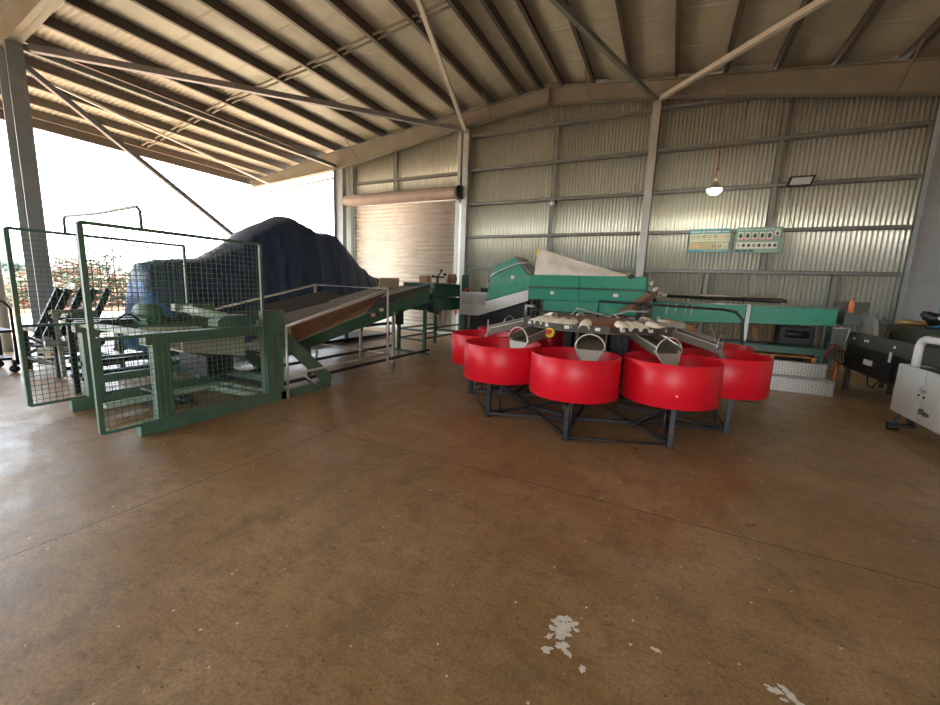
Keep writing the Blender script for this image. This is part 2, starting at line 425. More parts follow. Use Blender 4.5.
# girts (C channels lying flat)
def girt(x0, x1, z):
    b = MB(); y0, y1 = 12.0, 12.17
    b.box(x0, x1, y0, y1, z + .034, z + .04); b.box(x0, x1, y0, y0 + .008, z - .03, z + .04); b.box(x0, x1, y0, y0 + .022, z - .036, z - .028)
    b.box(x0, x1, y1 - .006, y1, z - .036, z + .04)
    struct(b.build('wall_girt', 'girt'))
for z in (2.25, 3.24, 4.26, 5.29, 6.3):
    for x0, x1 in ((-6.15, -.92), (-.72, 4.38), (4.98, 9.1)):
        if z > 6 and x0 > 4: continue
        if z > 6:
            girt(x0, min(x1, 3.9), z)
        else: girt(x0, x1, z)
girt(-6.15, -.92, 1.2); girt(-.72, 4.38, 1.2); girt(4.98, 9.1, 1.2)
girt(-11.1, -6.36, 5.25); 
for x, z0, z1 in ((-3.42, 2.29, 6.5), (1.9, 2.29, 6.05), (.75, 0, 2.2), (3.3, 0, 2.2), (-9.1, 5.3, 6.3), (-9.1, 4.6, 5.2)):
    b = MB(); b.box(x - .05, x + .05, 12.03, 12.045, z0, z1); b.box(x - .05, x - .04, 12.03, 12.15, z0, z1); struct(b.build('wall_bridging', 'girt'))
# door jamb columns and roller shutter
for x in (-11.02, -6.52):
    b = MB(); b.box(x - .05, x + .05, 11.96, 12.16, 0, rz(x) - dep(x)); struct(b.build('door_jamb', 'galv'))
def shutter():
    b = MB(); x0, x1 = -10.93, -6.6
    n = 32
    def fn(u, v):
        z = .03 + 4.4 * u; t = (u * n) % 1
        return Vector((x0 + (x1 - x0) * v, 12.06 + .03 * math.sin(2 * PI * u * n) , z))
    b.grid(fn, n * 12, 1)
    return b.build('door_1', 'door', solid=.002)
d = struct(shutter())
b = MB(); b.box(-10.95, -6.58, 12.03, 12.09, 0, .06); b.build('bottom_rail', 'galv', d)
for x in (-10.95, -6.6):
    b = MB(); b.box(x - .035, x + .035, 12.0, 12.1, 0, 4.5); b.build('guide_rail', 'galv', d)
b = MB(); b.smooth = True
b.lathe([(0.001, 0), (.2, 0), (.2, .02), (.185, .04), (.2, .06), (.19, 1.1), (.2, 2.3), (.19, 3.5), (.2, 4.7), (.2, 4.76), (0.001, 4.76)], (-11.2, 11.8, 4.6), 20, 'x'); 
b.build('rolled_shutter', 'shutterbox', d)
b = MB(); b.lathe([(.001, 0), (.2, 0), (.2, .05), (.001, .05)], (-6.42, 11.8, 4.62), 20, 'x'); b.box(-6.46, -6.3, 11.75, 11.88, 4.4, 4.8); b.build('end_bracket', 'black', d)

# braces
def brace(p, q, w, m, label, kind='bar'):
    b = MB()
    if kind == 'bar': b.bar(p, q, w, w)
    else: b.tube([p, q], w, 8)
    tag(b.build('diagonal_brace', m), label, 'brace')
brace((-11.5, 3.6, 5.5), (-11.5, 11.7, .15), .10, 'darkbrace', 'grey diagonal tube from the left column down to the far column, across open side')
brace((-11.3, 3.7, 5.75), (-6.35, 11.68, 6.42), .12, 'darkbrace', 'dark roof brace from left column to the post right of the roller shutter')
brace((-11.55, 3.6, 5.8), (-11.55, 11.65, 5.83), .12, 'girt', 'straight grey strut along the eave between the two left columns')
brace((-11.7, 3.6, 5.45), (-15.0, 11.65, 5.42), .05, 'brace', 'thin pale brace under the awning roof outside the left columns')
brace((-6.22, 11.68, 6.42), (-3.58, 3.6, 6.8), .09, 'brace', 'pale roof brace rising from the post beside the roller shutter')
brace((-.88, 11.68, 6.42), (-3.85, 3.6, 6.85), .10, 'girt', 'grey roof brace leaning left from top of the middle wall post')
brace((-.74, 11.68, 6.42), (5.9, 3.6, 6.05), .10, 'brace', 'pale roof brace leaning right from top of the middle wall post')
# downpipe outside
b = MB(); b.tube([(-16.2, 12.3, 5.35), (-12.3, 12.3, 5.62), (-12.02, 12.3, 5.58), (-11.95, 12.3, 5.4), (-11.95, 12.3, 0)], .04, 8)
tag(b.build('downpipe', 'shutterbox'), 'thin brown downpipe hanging under the awning beside far column', 'downpipe')
b = MB(); b.tube([(-11.75, 2.98, 0), (-11.75, 2.98, 6.1)], .08, 12)
tag(b.build('pipe_post', 'galv'), 'light grey round pipe standing just left of the left column', 'post')

# ================================================================== OUTSIDE
random.seed(3)
for i in range(16):
    x = -150 + random.uniform(-12, 12); y = 18 + i * 5.2 + random.uniform(-.3, .3); h = random.uniform(3.2, 5.2)
    t = thing('distant_tree', 'hazy distant trees in a row on the horizon beyond the brush pile', 'tree', (x, y, -.1), 'distant trees on the horizon')
    b = MB(); b.tube([(x, y, -.1), (x, y, h * .5)], .2, 6); b.build('trunk', 'branch', t)
    b = MB()
    for k in range(9):
        b.blob((x + random.uniform(-1.5, 1.5), y + random.uniform(-1.4, 1.4), h * .55 + random.uniform(-.8, .7)), random.uniform(.7, 1.1), (1, 1.1, .8), 8, .2)
    b.build('crown', 'leaf', t)
b = MB(); random.seed(11)
for k in range(950):
    u = random.random(); y = 7.4 + 6.2 * u; hmax = .5 + 1.9 * math.sin(PI * min(1, u * .93 + .05)) ** .7
    x = -29 + random.uniform(-1.6, 1.6); z = -.1 + random.random() ** 1.3 * hmax
    a = random.uniform(0, 2 * PI); l = random.uniform(.4, 1.5); e = random.uniform(-.4, .5)
    d = Vector((math.cos(a) * .6, math.sin(a), e)) * l
    p = Vector((x, y, z)); r = random.uniform(.012, .045)
    b.cur = 0 if random.random() < .62 else 1
    b.tube([p - d / 2, p + Vector((0, 0, random.uniform(-.1, .1))), p + d / 2], [r, r * .8, r * .4], 4)
    if random.random() < .5:
        for q in range(3):
            c = p + d * random.uniform(-.5, .5) + Vector((0, 0, random.uniform(0, .15))); s_ = random.uniform(.06, .14)
            b.cur = 1; b.add([c, c + Vector((s_, s_, .4 * s_)), c + Vector((0, s_ * 1.4, s_)), c + Vector((-s_, s_, .7 * s_))], [[0, 1, 2, 3]])
tag(b.build('brush_pile', ['branch', 'twigleaf']), 'long heap of cut branches on the red dirt beyond the left opening', 'brush pile', kind='stuff')
for (yy, hh, xx) in ((10.6, 1.9, -29.4), (11.6, 2.35, -28.6)):
    t = thing('sapling', ('shorter left' if yy < 11 else 'taller right') + ' one of two leafy twigs poking up from the brush pile', 'branch', (xx, yy, .5), 'leafy twigs on the brush pile')
    b = MB(); L2 = MB()
    for k in range(7):
        a = random.uniform(-.6, .6); q = Vector((xx + random.uniform(-.3, .3), yy + math.sin(a) * 1.0, hh + random.uniform(-.5, .35)))
        b.tube([(xx, yy, .5), (xx, yy + a * .5, hh * .6), q], [.03, .02, .008], 4)
        for j in range(6):
            c = q + Vector((random.uniform(-.2, .2), random.uniform(-.22, .22), random.uniform(-.2, .15))); s_ = .1
            L2.add([c, c + Vector((0, s_, .05)), c + Vector((.05, s_ * .9, s_)), c + Vector((0, -.02, s_))], [[0, 1, 2, 3]])
    b.build('twigs', 'branch', t); L2.build('leaves', 'twigleaf', t)

# ================================================================== TARPAULIN COVERED MACHINE
TP = [(3.62, .95), (3.66, 1.45), (3.78, 1.80), (4.0, 1.90), (4.38, 1.91), (4.84, 2.02), (5.2, 2.2), (5.47, 2.42), (6.1, 2.86), (6.55, 3.05), (6.7, 3.08), (7.05, 2.92), (7.5, 2.84), (7.95, 2.84), (8.2, 2.66), (8.6, 2.32), (9.2, 1.95), (9.9, 1.78), (10.2, 1.68), (10.7, 1.5)]
def lerp(T, y):
    if y <= T[0][0]: return T[0][1]
    for (a, za), (c, zc) in zip(T[:-1], T[1:]):
        if y <= c:
            t = (y - a) / (c - a); return za + (zc - za) * t
    return T[-1][1]
tt = thing('covered_machine', 'large machine hidden under a draped dark navy tarpaulin behind the conveyor', 'covered machine', (-8.3, 7, 0))
b = MB()
def tarp(u, v):
    y = 3.62 + (10.7 - 3.62) * u
    H = lerp(TP, y)
    HW = lerp([(3.6, .55), (4.2, .8), (6, .95), (8, 1.0), (9.5, .8), (10.7, .6)], y)
    zb = .25 if y < 5 else min(.85, .25 + (y - 5) * .35)
    # section parameter: v in 0..1 from near(+x) hem over the top to far hem
    s_ = 2 * v - 1
    if abs(s_) < .34:
        k = s_ / .34; x = HW * .42 * k; z = H - .035 * k * k * H
    else:
        k = (abs(s_) - .34) / .66; x = math.copysign(HW * (.42 + .63 * k ** .75), s_); z = (H - .035 * H) * (1 - k) + zb * k
        z += 0
    fold = (.035 * math.sin(y * 13 + 5 * s_ + 2 * math.sin(y * 3)) + .02 * math.sin(y * 29 + 9 * s_)) * min(1, abs(s_) * 1.6)
    # folds radiating from the peak
    fold += .085 * math.sin((y - 6.7) / (.28 + (3.2 - z) * .35) * 2.4) * max(0, 1 - abs(y - 6.2) / 1.6) * min(1, abs(s_) * 2)
    ang = math.atan2(3.25 - z, 7.0 - y); fold += .045 * math.sin(ang * 26) * max(0, min(1, (7.0 - y) * 1.2)) * max(0, min(1, (y - 4.3) * .8)) * min(1, abs(s_) * 2)
    x += math.copysign(fold, s_) if abs(s_) > .02 else 0
    z += .018 * math.sin(y * 9 + 3 * s_) + .4 * fold * (1 - abs(s_))
    return Vector((-8.25 + -x * -1, y, max(z, .06)))
b.grid(tarp, 130, 60)
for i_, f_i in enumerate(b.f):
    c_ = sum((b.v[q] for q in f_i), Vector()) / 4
    if c_.z < 1.25 - .6 * (c_.y - 3.6) + .12 * math.sin(c_.y * 9): b.mi[i_] = 1  # low near-end faces take the brighter blue that paints in the sun glow
o = b.build('tarpaulin', ['tarp', 'sunlit_tarp'], tt, solid=.006)
# closed ends of the cover
b = MB()
def endcap(u, v):
    y = 3.62 - .12 * math.sin(PI * v) + .03 * math.sin(u * 23) ; p = tarp(0.0, u)
    z = .3 + (p.z - .3) * v
    return Vector((p.x * 1 if True else 0, y + .02 * math.sin(u * 31 + v * 4), z))
b.grid(endcap, 40, 12)
lab(b.build('tarpaulin_end', 'sunlit_tarp', tt, solid=.006), 'end of the tarpaulin, its sunlit glow coloured in bright blue')
b = MB()
b.box(-8.8, -7.8, 3.9, 10.2, .05, .12)
for x in (-8.85, -7.8):
    for y in (4.1, 6.2, 8.2, 10.0): b.box(x - .04, x + .04, y - .04, y + .04, 0, .5)
b.bar((-8.8, 3.9, .42), (-8.8, 10.2, .42), .08); b.bar((-7.8, 3.9, .42), (-7.8, 10.2, .42), .08)
b.build('chassis', 'dkframe', tt)

# ================================================================== BIN TIPPER
XN, XF = -4.63, -6.12
tp = thing('bin_tipper', 'green steel bin tipper with wire mesh guard panels on both sides', 'bin tipper', (-5.4, 2.9, 0))
for sx, X in ((1, XN), (-1, XF)):
    b = MB()
    b.box(X - .06, X + .03, 1.98, 3.7, 0, .135)
    b.box(X - .06, X + .03, 3.6, 4.5, 0, .12)
    b.build('floor_beam', 'tip', tp, bevel=.006)
    b = MB(); b.box(X - .05, X + .04, 2.14, 2.30, .135, .93); b.build('front_post', 'tip', tp, bevel=.004)
    b = MB(); b.box(X - .05, X + .05, 2.08, 3.42, .92, 1.035); b.build('top_beam', 'tip', tp, bevel=.004)
    b = MB(); b.box(X - .08, X + .05, 3.40, 3.52, .13, 1.0); b.box(X - .06, X + .03, 3.52, 3.66, .13, .92)
    b.prism([(3.36, .96), (3.42, .92), (3.68, .92), (3.68, 1.22), (3.36, 1.22)], 'x', X - .02, X + .055)
    for yy in (3.42, 3.6):
        for zz in (1.04, 1.15): b.cyl((X + .05, yy, zz), (X + .068, yy, zz), .013, 6)
    b.build('rear_pillar', 'tip', tp, bevel=.004)
    b = MB(); b.hexa([(X - .05, 3.62, .80), (X - .05, 4.36, .12), (X - .05, 4.52, .12), (X - .05, 4.52, .20), (X - .05, 3.66, .98)], [(X + .03, 3.62, .80), (X + .03, 4.36, .12), (X + .03, 4.52, .12), (X + .03, 4.52, .20), (X + .03, 3.66, .98)])
    b.build('diagonal_foot', 'tip', tp, bevel=.004)
    # guard panel
    Xg = X + sx * .055
    b = MB()
    y0, y1, z0, z1 = 1.67, 3.36, .14, 2.03
    b.bar((Xg, y0, z0), (Xg, y0, z1), .04); b.bar((Xg, y1, .95), (Xg, y1, z1), .032); b.bar((Xg, y0, z1), (Xg, y1, z1), .03)
    b.bar((Xg, y0, z0), (Xg, y1, z0 - .0), .03); b.bar((Xg, y0, 1.02), (Xg, y1, 1.02), .025); b.bar((Xg, y1, z0), (Xg, y1, 1.), .02)
    gp = b.build('guard_frame', 'tip', tp)
    b = MB()
    n = 31
    for k in range(1, n):
        y = y0 + (y1 - y0) * k / n; b.tube([(Xg, y, z0), (Xg, y, z1)], .0032, 4, cap=False)
    n = 35
    for k in range(1, n):
        z = z0 + (z1 - z0) * k / n; b.tube([(Xg + .004, y0, z), (Xg + .004, y1, z)], .0032, 4, cap=False)
    b.build('wire_mesh', 'tip', gp)
b = MB(); b.tube([(XF - .055, 2.13, 2.03), (XF - .055, 2.13, 2.19), (XF - .01, 2.13, 2.22), (-5.4, 2.13, 2.215), (XN, 2.13, 2.245), (XN + .05, 2.13, 2.2), (XN + .055, 2.13, 2.03)], .014, 8)
b.build('arch_tube', 'tip', tp)
b = MB(); b.bar((XF, 2.22, 1.0), (XN, 2.22, 1.0), .2, .03); lab(b.build('cross_plate', 'tipl', tp, bevel=.004), 'pale cross plate')
b = MB(); b.bar((XF, 3.5, .30), (XN, 3.5, .30), .08, .08); b.build('cross_beam', 'tip', tp)
b = MB(); b.bar((-6.0, 2.2, .36), (-6.0, 3.6, .36), .06, .10); b.build('long_rail', 'tip', tp)
b = MB(); b.bar((-5.62, 2.1, .12), (-5.62, 3.45, .12), .10, .05); lab(b.build('long_rail', 'tipl', tp), 'pale base rail')
b = MB(); b.cyl((-5.6, 3.25, .1), (-4.75, 3.36, .1), .04, 12); b.build('hydraulic_ram', 'tipl', tp)
b = MB(); b.cyl((-5.6, 3.42, .12), (-4.75, 3.52, .12), .03, 12); b.build('hydraulic_ram', 'tipl', tp)
b = MB(); b.slab([(-5.0, 2.62, .74), (-5.0, 3.38, .60), (-5.0, 3.38, .92), (-5.0, 3.2, 1.0), (-5.0, 2.62, .96)], .02, (1, 0, 0)); b.slab([(-5.9, 2.62, .74), (-5.9, 3.38, .60), (-5.0, 3.38, .60), (-5.0, 2.62, .74)], .02, (0, 0, 1)); b.slab([(-5.92, 2.62, .74), (-5.92, 3.38, .60), (-5.92, 3.38, .92), (-5.92, 2.62, .96)], .02, (1, 0, 0)); b.build('tipping_tray', 'cream', tp)
b = MB(); b.box(-5.8, -5.2, 3.0, 3.35, .35, .62); lab(b.build('power_pack', 'blk2', tp), 'dark unit under the tray')
b = MB(); b.cyl((-6.08, 3.2, 1.17), (-5.1, 3.2, 1.12), .055, 16); b.box(-6.1, -6.0, 3.1, 3.3, 1.14, 1.24); lab(b.build('roller', 'tipl', tp), 'pale roller')
b = MB(); b.prism([(2.92, 1.03), (3.36, 1.03), (3.36, 1.10), (3.3, 1.16), (3.0, 1.16), (2.92, 1.1)], 'x', -4.98, -4.78); b.build('side_plate', 'tip', tp, bevel=.004)
b = MB(); b.lathe([(.001, 0), (.09, 0), (.11, .04), (.11, .34), (.07, .38), (.001, .38)], (-6.02, 2.7, 1.15), 14, 'x'); b.box(-6.0, -5.7, 2.62, 2.8, 1.0, 1.08); b.build('motor', 'cgreen', tp)
b = MB()
for k in range(3):
    y = 2.45 + k * .28
    b.tube([(-5.75 + .05 * k, y - .12 + .24 * t / 8, 1.05 + .09 * math.sin(PI * t / 8)) for t in range(9)], .012, 6)
b.bar((-6.05, 2.3, 1.03), (-6.05, 3.3, 1.03), .05); b.build('hydraulic_hose', 'black', tp)
b = MB(); b.box(-5.9, -5.35, 2.55, 2.9, .02, .09); b.cyl((-6.0, 2.62, .16), (-4.8, 2.62, .16), .02, 8)
lab(b.build('base_tray', 'dkframe', tp), 'dark tray between the beams')

# ================================================================== INCLINED CONVEYOR (feed from the tipper)
cv = thing('inclined_conveyor', 'green inclined belt conveyor with brown side boards rising from the bin tipper', 'conveyor', (-5.5, 6.2, 0))
def sl(y, z): return z
cz = lambda y, o=0: .64 + (y - 4.2) * .2405 + o      # top line of green channel
XA, XB = -5.12, -6.0
for X in (XA, XB):
    b = MB(); b.hexa([(X - .02, 4.1, cz(4.1, -.15)), (X + .02, 4.1, cz(4.1, -.15)), (X + .02, 4.1, cz(4.1)), (X - .02, 4.1, cz(4.1))],
                     [(X - .02, 8.1, cz(8.1, -.33)), (X + .02, 8.1, cz(8.1, -.33)), (X + .02, 8.1, cz(8.1)), (X - .02, 8.1, cz(8.1))])
    b.build('side_channel', 'cgreen', cv)
b = MB(); b.slab([(XB, 4.1, cz(4.1, -.02)), (XA, 4.1, cz(4.1, -.02)), (XA, 8.2, cz(8.2, -.02)), (XB, 8.2, cz(8.2, -.02))], .012)
b.slab([(XB, 4.1, cz(4.1, -.12)), (XA, 4.1, cz(4.1, -.12)), (XA, 8.2, cz(8.2, -.2)), (XB, 8.2, cz(8.2, -.2))], .012)
b.cyl((XB, 8.2, cz(8.2, -.09)), (XA, 8.2, cz(8.2, -.09)), .08, 14); b.cyl((XB, 4.1, cz(4.1, -.07)), (XA, 4.1, cz(4.1, -.07)), .06, 14)
b.build('belt', 'belt', cv)
# near brown board (outer face), leaning out
b = MB(); X = XA + .02
b.hexa([(X, 4.2, .66), (X, 5.8, 1.05), (X, 6.25, 1.32), (X + .10, 6.45, 1.47), (X + .12, 4.12, .94)],
       [(X - .02, 4.2, .66), (X - .02, 5.8, 1.05), (X - .02, 6.25, 1.32), (X + .08, 6.45, 1.47), (X + .10, 4.12, .94)])
b.build('near_side_board', 'board', cv)
b = MB(); b.slab([(X, 5.85, 1.06), (X, 8.1, 1.585), (X, 8.1, 1.66), (X, 6.25, 1.34)], .015); lab(b.build('upper_skirt', 'slate', cv), 'dark upper skirt')
b = MB(); b.tube([(X + .11, 4.12, .95), (X + .09, 6.45, 1.48)], .014, 8); b.build('board_edge_tube', 'tube', cv)
b = MB(); b.slab([(XB - .02, 4.3, .72), (XB - .02, 6.6, 1.24), (XB - .25, 6.0, 1.44), (XB - .3, 4.0, 1.05)], .015); lab(b.build('far_side_board', 'slate', cv), 'dark slate rubber board on the far side')
b = MB(); b.slab([(XB, 4.3, .68), (XB, 7.2, 1.38), (XB - .02, 7.2, 1.52), (XB - .02, 5.85, 1.22), (XB - .02, 4.3, .95)], .012); lab(b.build('inner_skirt', 'belt', cv), 'pale grey inner skirt')
b = MB(); b.slab([(XB, 5.9, 1.09), (XB, 7.35, 1.46), (XB - .05, 7.35, 1.56), (XB - .05, 5.9, 1.25)], .015, (1, 0, 0)); b.slab([(XB, 7.3, 1.5), (XB, 8.1, 1.56), (XB, 8.12, 1.77), (XB, 7.4, 1.76)], .015, (1, 0, 0)); lab(b.build('end_board', 'tan', cv), 'tan boards at the upper end')
for (X, y, ztop) in ((XA - .0, 6.75, cz(6.75, -.2)), (XB, 6.75, cz(6.75, -.2)), (XA, 4.55, cz(4.55, -.12)), (XB, 4.55, cz(4.55, -.12))):
    b = MB(); b.box(X - .025, X + .025, y - .025, y + .025, 0, ztop); b.build('leg', 'galv' if y > 6 else 'cgreen', cv)
b = MB(); b.lathe([(.001, 0), (.1, 0), (.1, .16), (.07, .2), (.001, .2)], (-5.5, 6.25, .88), 14, 'x'); b.build('drive_motor', 'black', cv); b = MB(); b.box(-5.18, -5.08, 6.9, 7.06, .78, 1.08); b.build('junction_box', 'black', cv)
b = MB(); b.box(XA + .02, XA + .024, 6.28, 6.40, 1.08, 1.14); b.build('warning_sticker', 'sticker', cv)
b = MB(); b.cur = 0; b.box(XA + .02, XA + .024, 6.02, 6.16, .98, 1.06); b.cur = 1; b.box(XA + .0245, XA + .025, 6.05, 6.13, 1.0, 1.04); b.cur=0; b.box(XA + .0251, XA + .0254, 6.07, 6.10, 1.01, 1.03)
b.build('warning_sticker', ['redst', 'sticker'], cv)
b = MB()
for X in (-5.02, -6.1):
    b.bar((X, 3.7, .1), (X, 8.0, .12), .05, .05)
b.bar((-6.1, 3.8, .1), (-5.02, 3.8, .1), .05); lab(b.build('floor_rail', 'dkframe', cv), 'dark floor rails')

# handrail around the conveyor
hr = thing('guard_rail', 'bare metal tube guard rail around the lower half of the inclined conveyor', 'rail', (-5.5, 4.8, 0))
XH, XH2 = -4.57, -6.5
for (px_, py_, pz_) in ((XH, 3.69, 1.0), (XH, 5.86, 1.53), (XH2, 5.98, 1.55), (XH2, 3.69, 1.05)):
    b = MB(); b.tube([(px_, py_, 0), (px_, py_, pz_)], .019, 8); b.build('post', 'tube', hr)
b = MB(); b.tube([(XH, 3.69, 1.0), (XH, 5.86, 1.53), (XH2, 5.98, 1.55), (XH2, 3.69, 1.06)], .02, 8); b.build('top_rail', 'tube', hr)
b = MB(); b.tube([(XH, 3.69, .33), (XH, 5.86, .35)], .017, 8); b.tube([(XH, 5.86, .35), (XH2, 5.98, .35)], .012, 8); b.tube([(XH, 3.9, .33), (XH+.0, 4.3, .02)], .012, 8); b.build('mid_rail', 'tube', hr)

# ================================================================== DARK GREEN TRANSFER CONVEYOR (before shutter)
tc_ = thing('transfer_conveyor', 'dark green transfer conveyor on long legs in front of the roller shutter', 'conveyor', (-5.5, 9, 0))
b = MB(); b.box(-6.0, -5.1, 8.3, 9.65, 1.36, 1.68); b.box(-6.0, -5.08, 8.3, 9.65, 1.02, 1.34); b.build('side_panel', 'dgreen', tc_, bevel=.006)
b = MB(); b.slab([(-5.95, 8.2, 1.685), (-5.15, 8.2, 1.685), (-5.15, 9.6, 1.685), (-5.95, 9.6, 1.685)], .01); b.build('belt', 'belt', tc_)
for (x, y) in ((-5.16, 8.02), (-5.97, 8.1), (-5.16, 9.85), (-5.96, 9.81)):
    b = MB(); b.box(x - .035, x + .035, y - .035, y + .035, 0, 1.05); b.build('leg', 'dgreen', tc_)
b = MB()
for z in (.32, .55):
    b.bar((-5.97, 8.1, z), (-5.16, 8.02, z), .04); b.bar((-5.16, 8.02, z + .05), (-5.16, 9.85, z + .05), .04); b.bar((-5.97, 8.1, z), (-5.97, 9.8, z), .04)
b.bar((-6.0, 9.85, .4), (-5.1, 9.85, .4), .04); b.bar((-5.0, 7.98, .02), (-6.15, 8.12, .02), .06, .04); b.build('lower_rail', 'dgreen', tc_)
b = MB(); b.box(-5.1, -4.95, 9.72, 9.82, .4, 1.95); b.build('end_post', 'dgreen', tc_)
b = MB(); b.box(-5.22, -5.06, 8.22, 8.36, .98, 1.18); b.cyl((-5.1, 8.5, 1.0), (-5.04, 8.5, 1.0), .07, 12); b.build('gear_box', 'blk2', tc_)
b = MB()
for k in range(2): b.tube([(-5.06, 8.25 + .3 * k, 1.0), (-5.05, 8.28 + .3 * k, .7), (-5.05, 8.4 + .3 * k, .6), (-5.06, 8.5 + .3 * k, .75), (-5.06, 8.55 + .3 * k, 1.02)], .008, 5)
b.build('cable', 'black', tc_)
b = MB(); b.box(-5.07, -5.05, 9.3, 9.42, .90, 1.04); lab(b.build('tag_plate', 'orange', tc_), 'orange tag')
t = thing('wooden_block', 'small tan box resting on top of the dark green transfer conveyor', 'box', (-5.5, 8.5, 1.695))
b = MB(); b.box(-5.6, -5.38, 8.4, 8.62, 1.695, 1.86); b.build('block', 'wood', t, bevel=.006); b = MB(); b.box(-5.61, -5.37, 8.48, 8.54, 1.695, 1.865); b.build('strap', 'tan', t)
t = thing('valve_assembly', 'black levers and fittings standing on the dark green transfer conveyor', 'fitting', (-5.4, 8.95, 1.695))
b = MB(); b.cyl((-5.4, 8.95, 1.695), (-5.4, 8.95, 1.88), .03, 8); b.cyl((-5.45, 8.85, 1.85), (-5.3, 9.1, 1.85), .02, 8); b.cyl((-5.4, 8.95, 1.85), (-5.35, 9.05, 2.0), .015, 8)
b.blob((-5.35, 9.05, 2.02), .035); b.blob((-5.3, 9.15, 1.92), .04); b.blob((-5.45, 8.8, 1.86), .035); b.build('lever', 'black', t)
t = thing('cable_drum', 'brown round reel on the right end of the transfer conveyor', 'reel', (-5.25, 9.4, 1.695))
b = MB(); b.lathe([(.001, 0), (.13, 0), (.13, .03), (.06, .03), (.06, .12), (.13, .12), (.13, .15), (.001, .15)], (-5.3, 9.4, 1.825), 18, 'x'); b.build('reel', 'board', t)
b = MB(); b.box(-5.34, -5.28, 9.22, 9.3, 1.695, 1.8); b.build('bracket', 'galv', t)

# ================================================================== ELEVATOR with hood
el = thing('elevator_chute', 'galvanised inclined elevator with emerald green hood left of the canvas covered box', 'elevator', (-3.9, 9.4, 0))
b = MB()
poly = [(-4.86, .93), (-4.33, .92), (-3.02, 1.36), (-3.02, 1.62), (-4.1, 1.30), (-4.12, 1.5), (-4.86, 1.5)]
b.prism(poly, 'y', 9.18, 9.2); b.prism(poly, 'y', 9.95, 9.97); b.slab([(-4.86, 9.2, .95), (-4.33, 9.2, .94), (-3.02, 9.2, 1.38), (-3.02, 9.95, 1.38), (-4.33, 9.95, .94), (-4.86, 9.95, .95)], .01, (0, 0, 1))
b.build('trough', 'stain', el)
b = MB(); b.box(-4.80, -4.13, 9.165, 9.178, 1.2, 1.48); lab(b.build('end_plate', 'belt', el), 'dull grey end plate')
b = MB()
hood = [(-4.14, 1.3), (-3.03, 1.62), (-3.03, 1.93), (-3.42, 2.36), (-3.95, 2.12), (-4.0, 1.86)]
b.prism(hood, 'y', 9.17, 10.0); ho = b.build('hood', 'green2', el, bevel=.01)
b = MB(); b.hexa([(-3.43, 9.15, 2.375), (-3.02, 9.15, 1.96), (-2.98, 9.15, 2.0), (-3.40, 9.15, 2.39)], [(-3.43, 10.0, 2.375), (-3.02, 10.0, 1.96), (-2.98, 10.0, 2.0), (-3.40, 10.0, 2.39)]); b.build('hood_lid', 'dsheet', ho)
b = MB(); b.tube([(-4.02, 9.14, 1.9), (-3.75, 9.12, 2.05), (-3.3, 9.12, 2.22), (-3.02, 9.12, 2.24)], .014, 8); b.build('grab_rail', 'tube', ho)
b = MB(); b.box(-3.48, -3.40, 9.15, 9.168, 1.86, 1.94); b.build('sticker', 'sticker', ho)
b = MB(); b.box(-3.82, -3.58, 9.155, 9.17, 1.9, 1.91); b.hexa([(-4.08, 9.16, 1.5), (-3.03, 9.16, 1.8), (-3.03, 9.16, 1.83), (-4.08, 9.16, 1.53)], [(-4.08, 9.17, 1.5), (-3.03, 9.17, 1.8), (-3.03, 9.17, 1.83), (-4.08, 9.17, 1.53)]); b.build('hood_crease', 'green', ho)
for x, y in ((-4.7, 9.22), (-4.7, 9.92), (-3.1, 9.22), (-3.1, 9.92)):
    b = MB(); b.box(x - .03, x + .03, y - .03, y + .03, 0, .95 if x < -4 else 1.36); b.build('leg', 'dkframe', el)
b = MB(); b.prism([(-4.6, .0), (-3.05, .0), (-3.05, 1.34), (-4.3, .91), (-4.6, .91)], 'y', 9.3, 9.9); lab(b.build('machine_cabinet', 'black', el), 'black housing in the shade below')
# shelf with bottles behind the elevator
sh = thing('wall_shelf', 'black bench behind the elevator carrying small containers', 'shelf', (-4.35, 10.6, 0))
b = MB(); b.box(-4.8, -3.9, 10.3, 10.9, 1.45, 1.62); b.build('top', 'black', sh)
for x in (-4.76, -3.94):
    for y in (10.34, 10.86):
        b = MB(); b.box(x - .025, x + .025, y - .025, y + .025, 0, 1.45); b.build('leg', 'dkframe', sh)
for k, (x, h, m, lb) in enumerate(((-4.66, .22, 'sticker', 'white spray bottle, leftmost container on the black bench'), (-4.5, .2, 'blk2', 'black jar between the white bottle and the red bottle on the bench'), (-4.32, .24, 'board', 'tall brown bottle, middle of the black bench'), (-4.12, .2, 'redst', 'red bottle, rightmost container on the black bench'))):
    t = thing('bottle', lb, 'bottle', (x, 10.5, 1.62), 'containers on the black bench')
    b = MB(); b.lathe([(.001, 0), (.05, 0), (.05, h * .6), (.02, h * .78), (.02, h * .82)], (x, 10.5, 1.62), 12); b.build('body', m, t)
    b = MB(); b.lathe([(.024, h * .8), (.024, h), (.001, h)], (x, 10.5, 1.62), 10); b.build('cap', 'redp', t)
t = MB(); t.lathe([(.001, 0), (.05, 0), (.055, .05), (.03, .11), (.001, .12)], (-4.72, 9.3, 1.5), 14)
tag(t.build('red_ball', 'redp'), 'small red cap on the left end of the elevator trough', 'cap')

